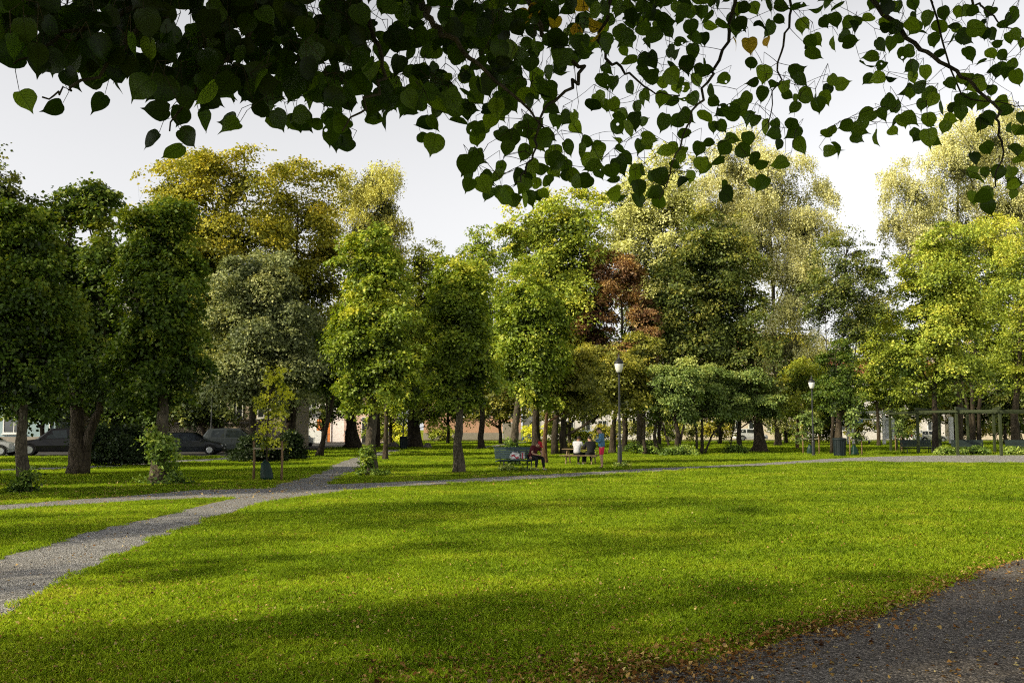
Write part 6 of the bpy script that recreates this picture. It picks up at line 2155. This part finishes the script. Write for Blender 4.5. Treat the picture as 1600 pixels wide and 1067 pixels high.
# ------------------------------------------------------------------ second, farther line of trees
BK = 'farther trees screening the buildings'
for i, (px, Y, H_, mt, lob) in enumerate([
        (70, 74, 0, 'dark_leaf', [(70, 560, 55, 50), (110, 610, 45, 38), (20, 600, 50, 36)]),
        (215, 74, 0, 'dark_leaf', [(200, 600, 50, 50), (160, 640, 44, 36), (250, 600, 40, 44)]),
        (318, 73.5, 0, 'green_leaf', [(310, 590, 50, 44), (280, 560, 40, 50), (345, 620, 36, 24)]),
        (505, 104, 0, 'green_leaf', [(510, 560, 50, 50), (480, 520, 40, 50), (540, 600, 36, 36)]),
        (610, 112, 0, 'maple_green', [(620, 560, 36, 50), (600, 620, 34, 30), (650, 610, 30, 36)]),
        (700, 116, 0, 'linden_leaf', [(700, 570, 46, 56), (690, 630, 34, 22), (740, 610, 40, 36)]),
        (782, 112, 0, 'olive_leaf', [(780, 570, 46, 60), (770, 630, 34, 22), (820, 620, 36, 28)]),
        (890, 104, 0, 'olive_leaf', [(890, 560, 50, 50), (870, 620, 40, 28), (925, 610, 40, 32)]),
        (1030, 108, 0, 'green_leaf', [(1030, 540, 54, 50), (1010, 600, 44, 36), (1070, 600, 40, 40)]),
        (1125, 112, 0, 'maple_green', [(1125, 560, 44, 50), (1090, 600, 40, 40), (1150, 620, 34, 28), (1120, 645, 30, 14)]),
        (1228, 116, 0, 'olive_leaf', [(1235, 560, 44, 50), (1215, 615, 38, 34), (1262, 610, 32, 36)]),
        (1300, 108, 0, 'dark_leaf', [(1290, 600, 34, 40), (1310, 625, 26, 26)]),
        (1410, 112, 0, 'maple_green', [(1405, 590, 40, 44), (1380, 625, 30, 20), (1435, 620, 34, 26)]),
        (1490, 116, 0, 'maple_gold', [(1490, 590, 44, 50), (1470, 630, 36, 22), (1525, 620, 36, 30)]),
        (1570, 112, 0, 'green_leaf', [(1570, 590, 44, 50), (1555, 640, 36, 26), (1610, 620, 40, 40)])]):
    lab = ['dark tree masking the light blue house', 'black-green tree behind the wide bush', 'shaded green tree in front of the beige building', 'green tree before the white shop building', 'yellow-green tree far down the path',
           'light green tree in the gap between two knobbly lindens', 'olive tree before the orange brick building', 'olive tree behind the hawthorns', 'deep green tree behind the copper tree', 'yellow-green tree behind the lilac shrubs',
           'olive tree right of the flared trunk, far back', 'dark tree behind the bin', 'yellow-green tree behind the left end of the pergola', 'golden low tree seen through the middle of the pergola', 'dark green tree behind the right part of the pergola'][i]
    lob = lob + [(px - 26, 650, 30, 15), (px + 24, 645, 30, 17)]
    make_tree('background_tree', lab, px, Y, lob, M[mt], M['bark_dark'],   .22, 12000, .24, seed=200 + i, group=BK)

# sunlit shrubs along the far side of the field
for i, (px, Y, rx, ry, mt, lab) in enumerate([
        (588, 118, 22, 12, 'maple_green', 'sunlit shrub beyond the slim straight trunk at the path fork'), (622, 124, 26, 14, 'sapling_leaf', 'bright yellow shrub behind the far bin'), (690, 132, 20, 9, 'maple_green', 'low sunlit shrub right of the squarish boulder'),
        (838, 130, 22, 12, 'sapling_leaf', 'yellow shrub behind the trunk next to the man in the red cap'), (872, 126, 22, 15, 'maple_green', 'sunlit shrub behind the paired dark trunks'), (945, 130, 24, 12, 'maple_gold', 'golden shrub right of the light blue car'),
        (905, 124, 16, 9, 'maple_green', 'low sunlit shrub left of the light blue car'), (990, 124, 26, 17, 'pale_leaf', 'pale shrub beyond the lamp and the mossy trunk'), (1040, 122, 26, 18, 'maple_green', 'yellow-green shrub seen under the nearest lilac'),
        (1085, 126, 22, 15, 'pale_leaf', 'pale sunlit shrub between the lilac stems'), (1122, 120, 22, 17, 'maple_gold', 'golden shrub left of the farthest lilac'), (1232, 124, 22, 15, 'maple_green', 'sunlit shrub right of the flared trunk'),
        (1285, 118, 20, 16, 'olive_leaf', 'olive shrub between the lamp and the round bin'), (1345, 124, 20, 16, 'maple_gold', 'golden shrub behind the bus shelter'), (1415, 120, 22, 18, 'maple_green', 'sunlit shrub behind the left pergola bench'),
        (1510, 118, 26, 18, 'olive_leaf', 'olive shrub behind the middle pergola bench'), (1560, 120, 26, 20, 'maple_green', 'bright shrub right of the middle pergola bench'), (1600, 116, 24, 18, 'dark_leaf', 'dark shrub behind the bench at the right edge')]):
    yb = 670 + 2645.0 / Y
    make_tree('field_shrub', lab, px, Y, [(px, yb - ry, rx, ry), (px - rx * .5, yb - ry * 1.4, rx * .6, ry * .8), (px + rx * .5, yb - ry * 1.3, rx * .6, ry * .9)], M[mt], M['bark_dark'], .06, 2600, .2, 'shrub',
              seed=300 + i, cat='shrub', flare=1.0, group='shrubs on the far side of the field', stems=[([(px, yb), (px - rx * .2, yb - ry)], .05), ([(px, yb), (px + rx * .3, yb - ry)], .04)])
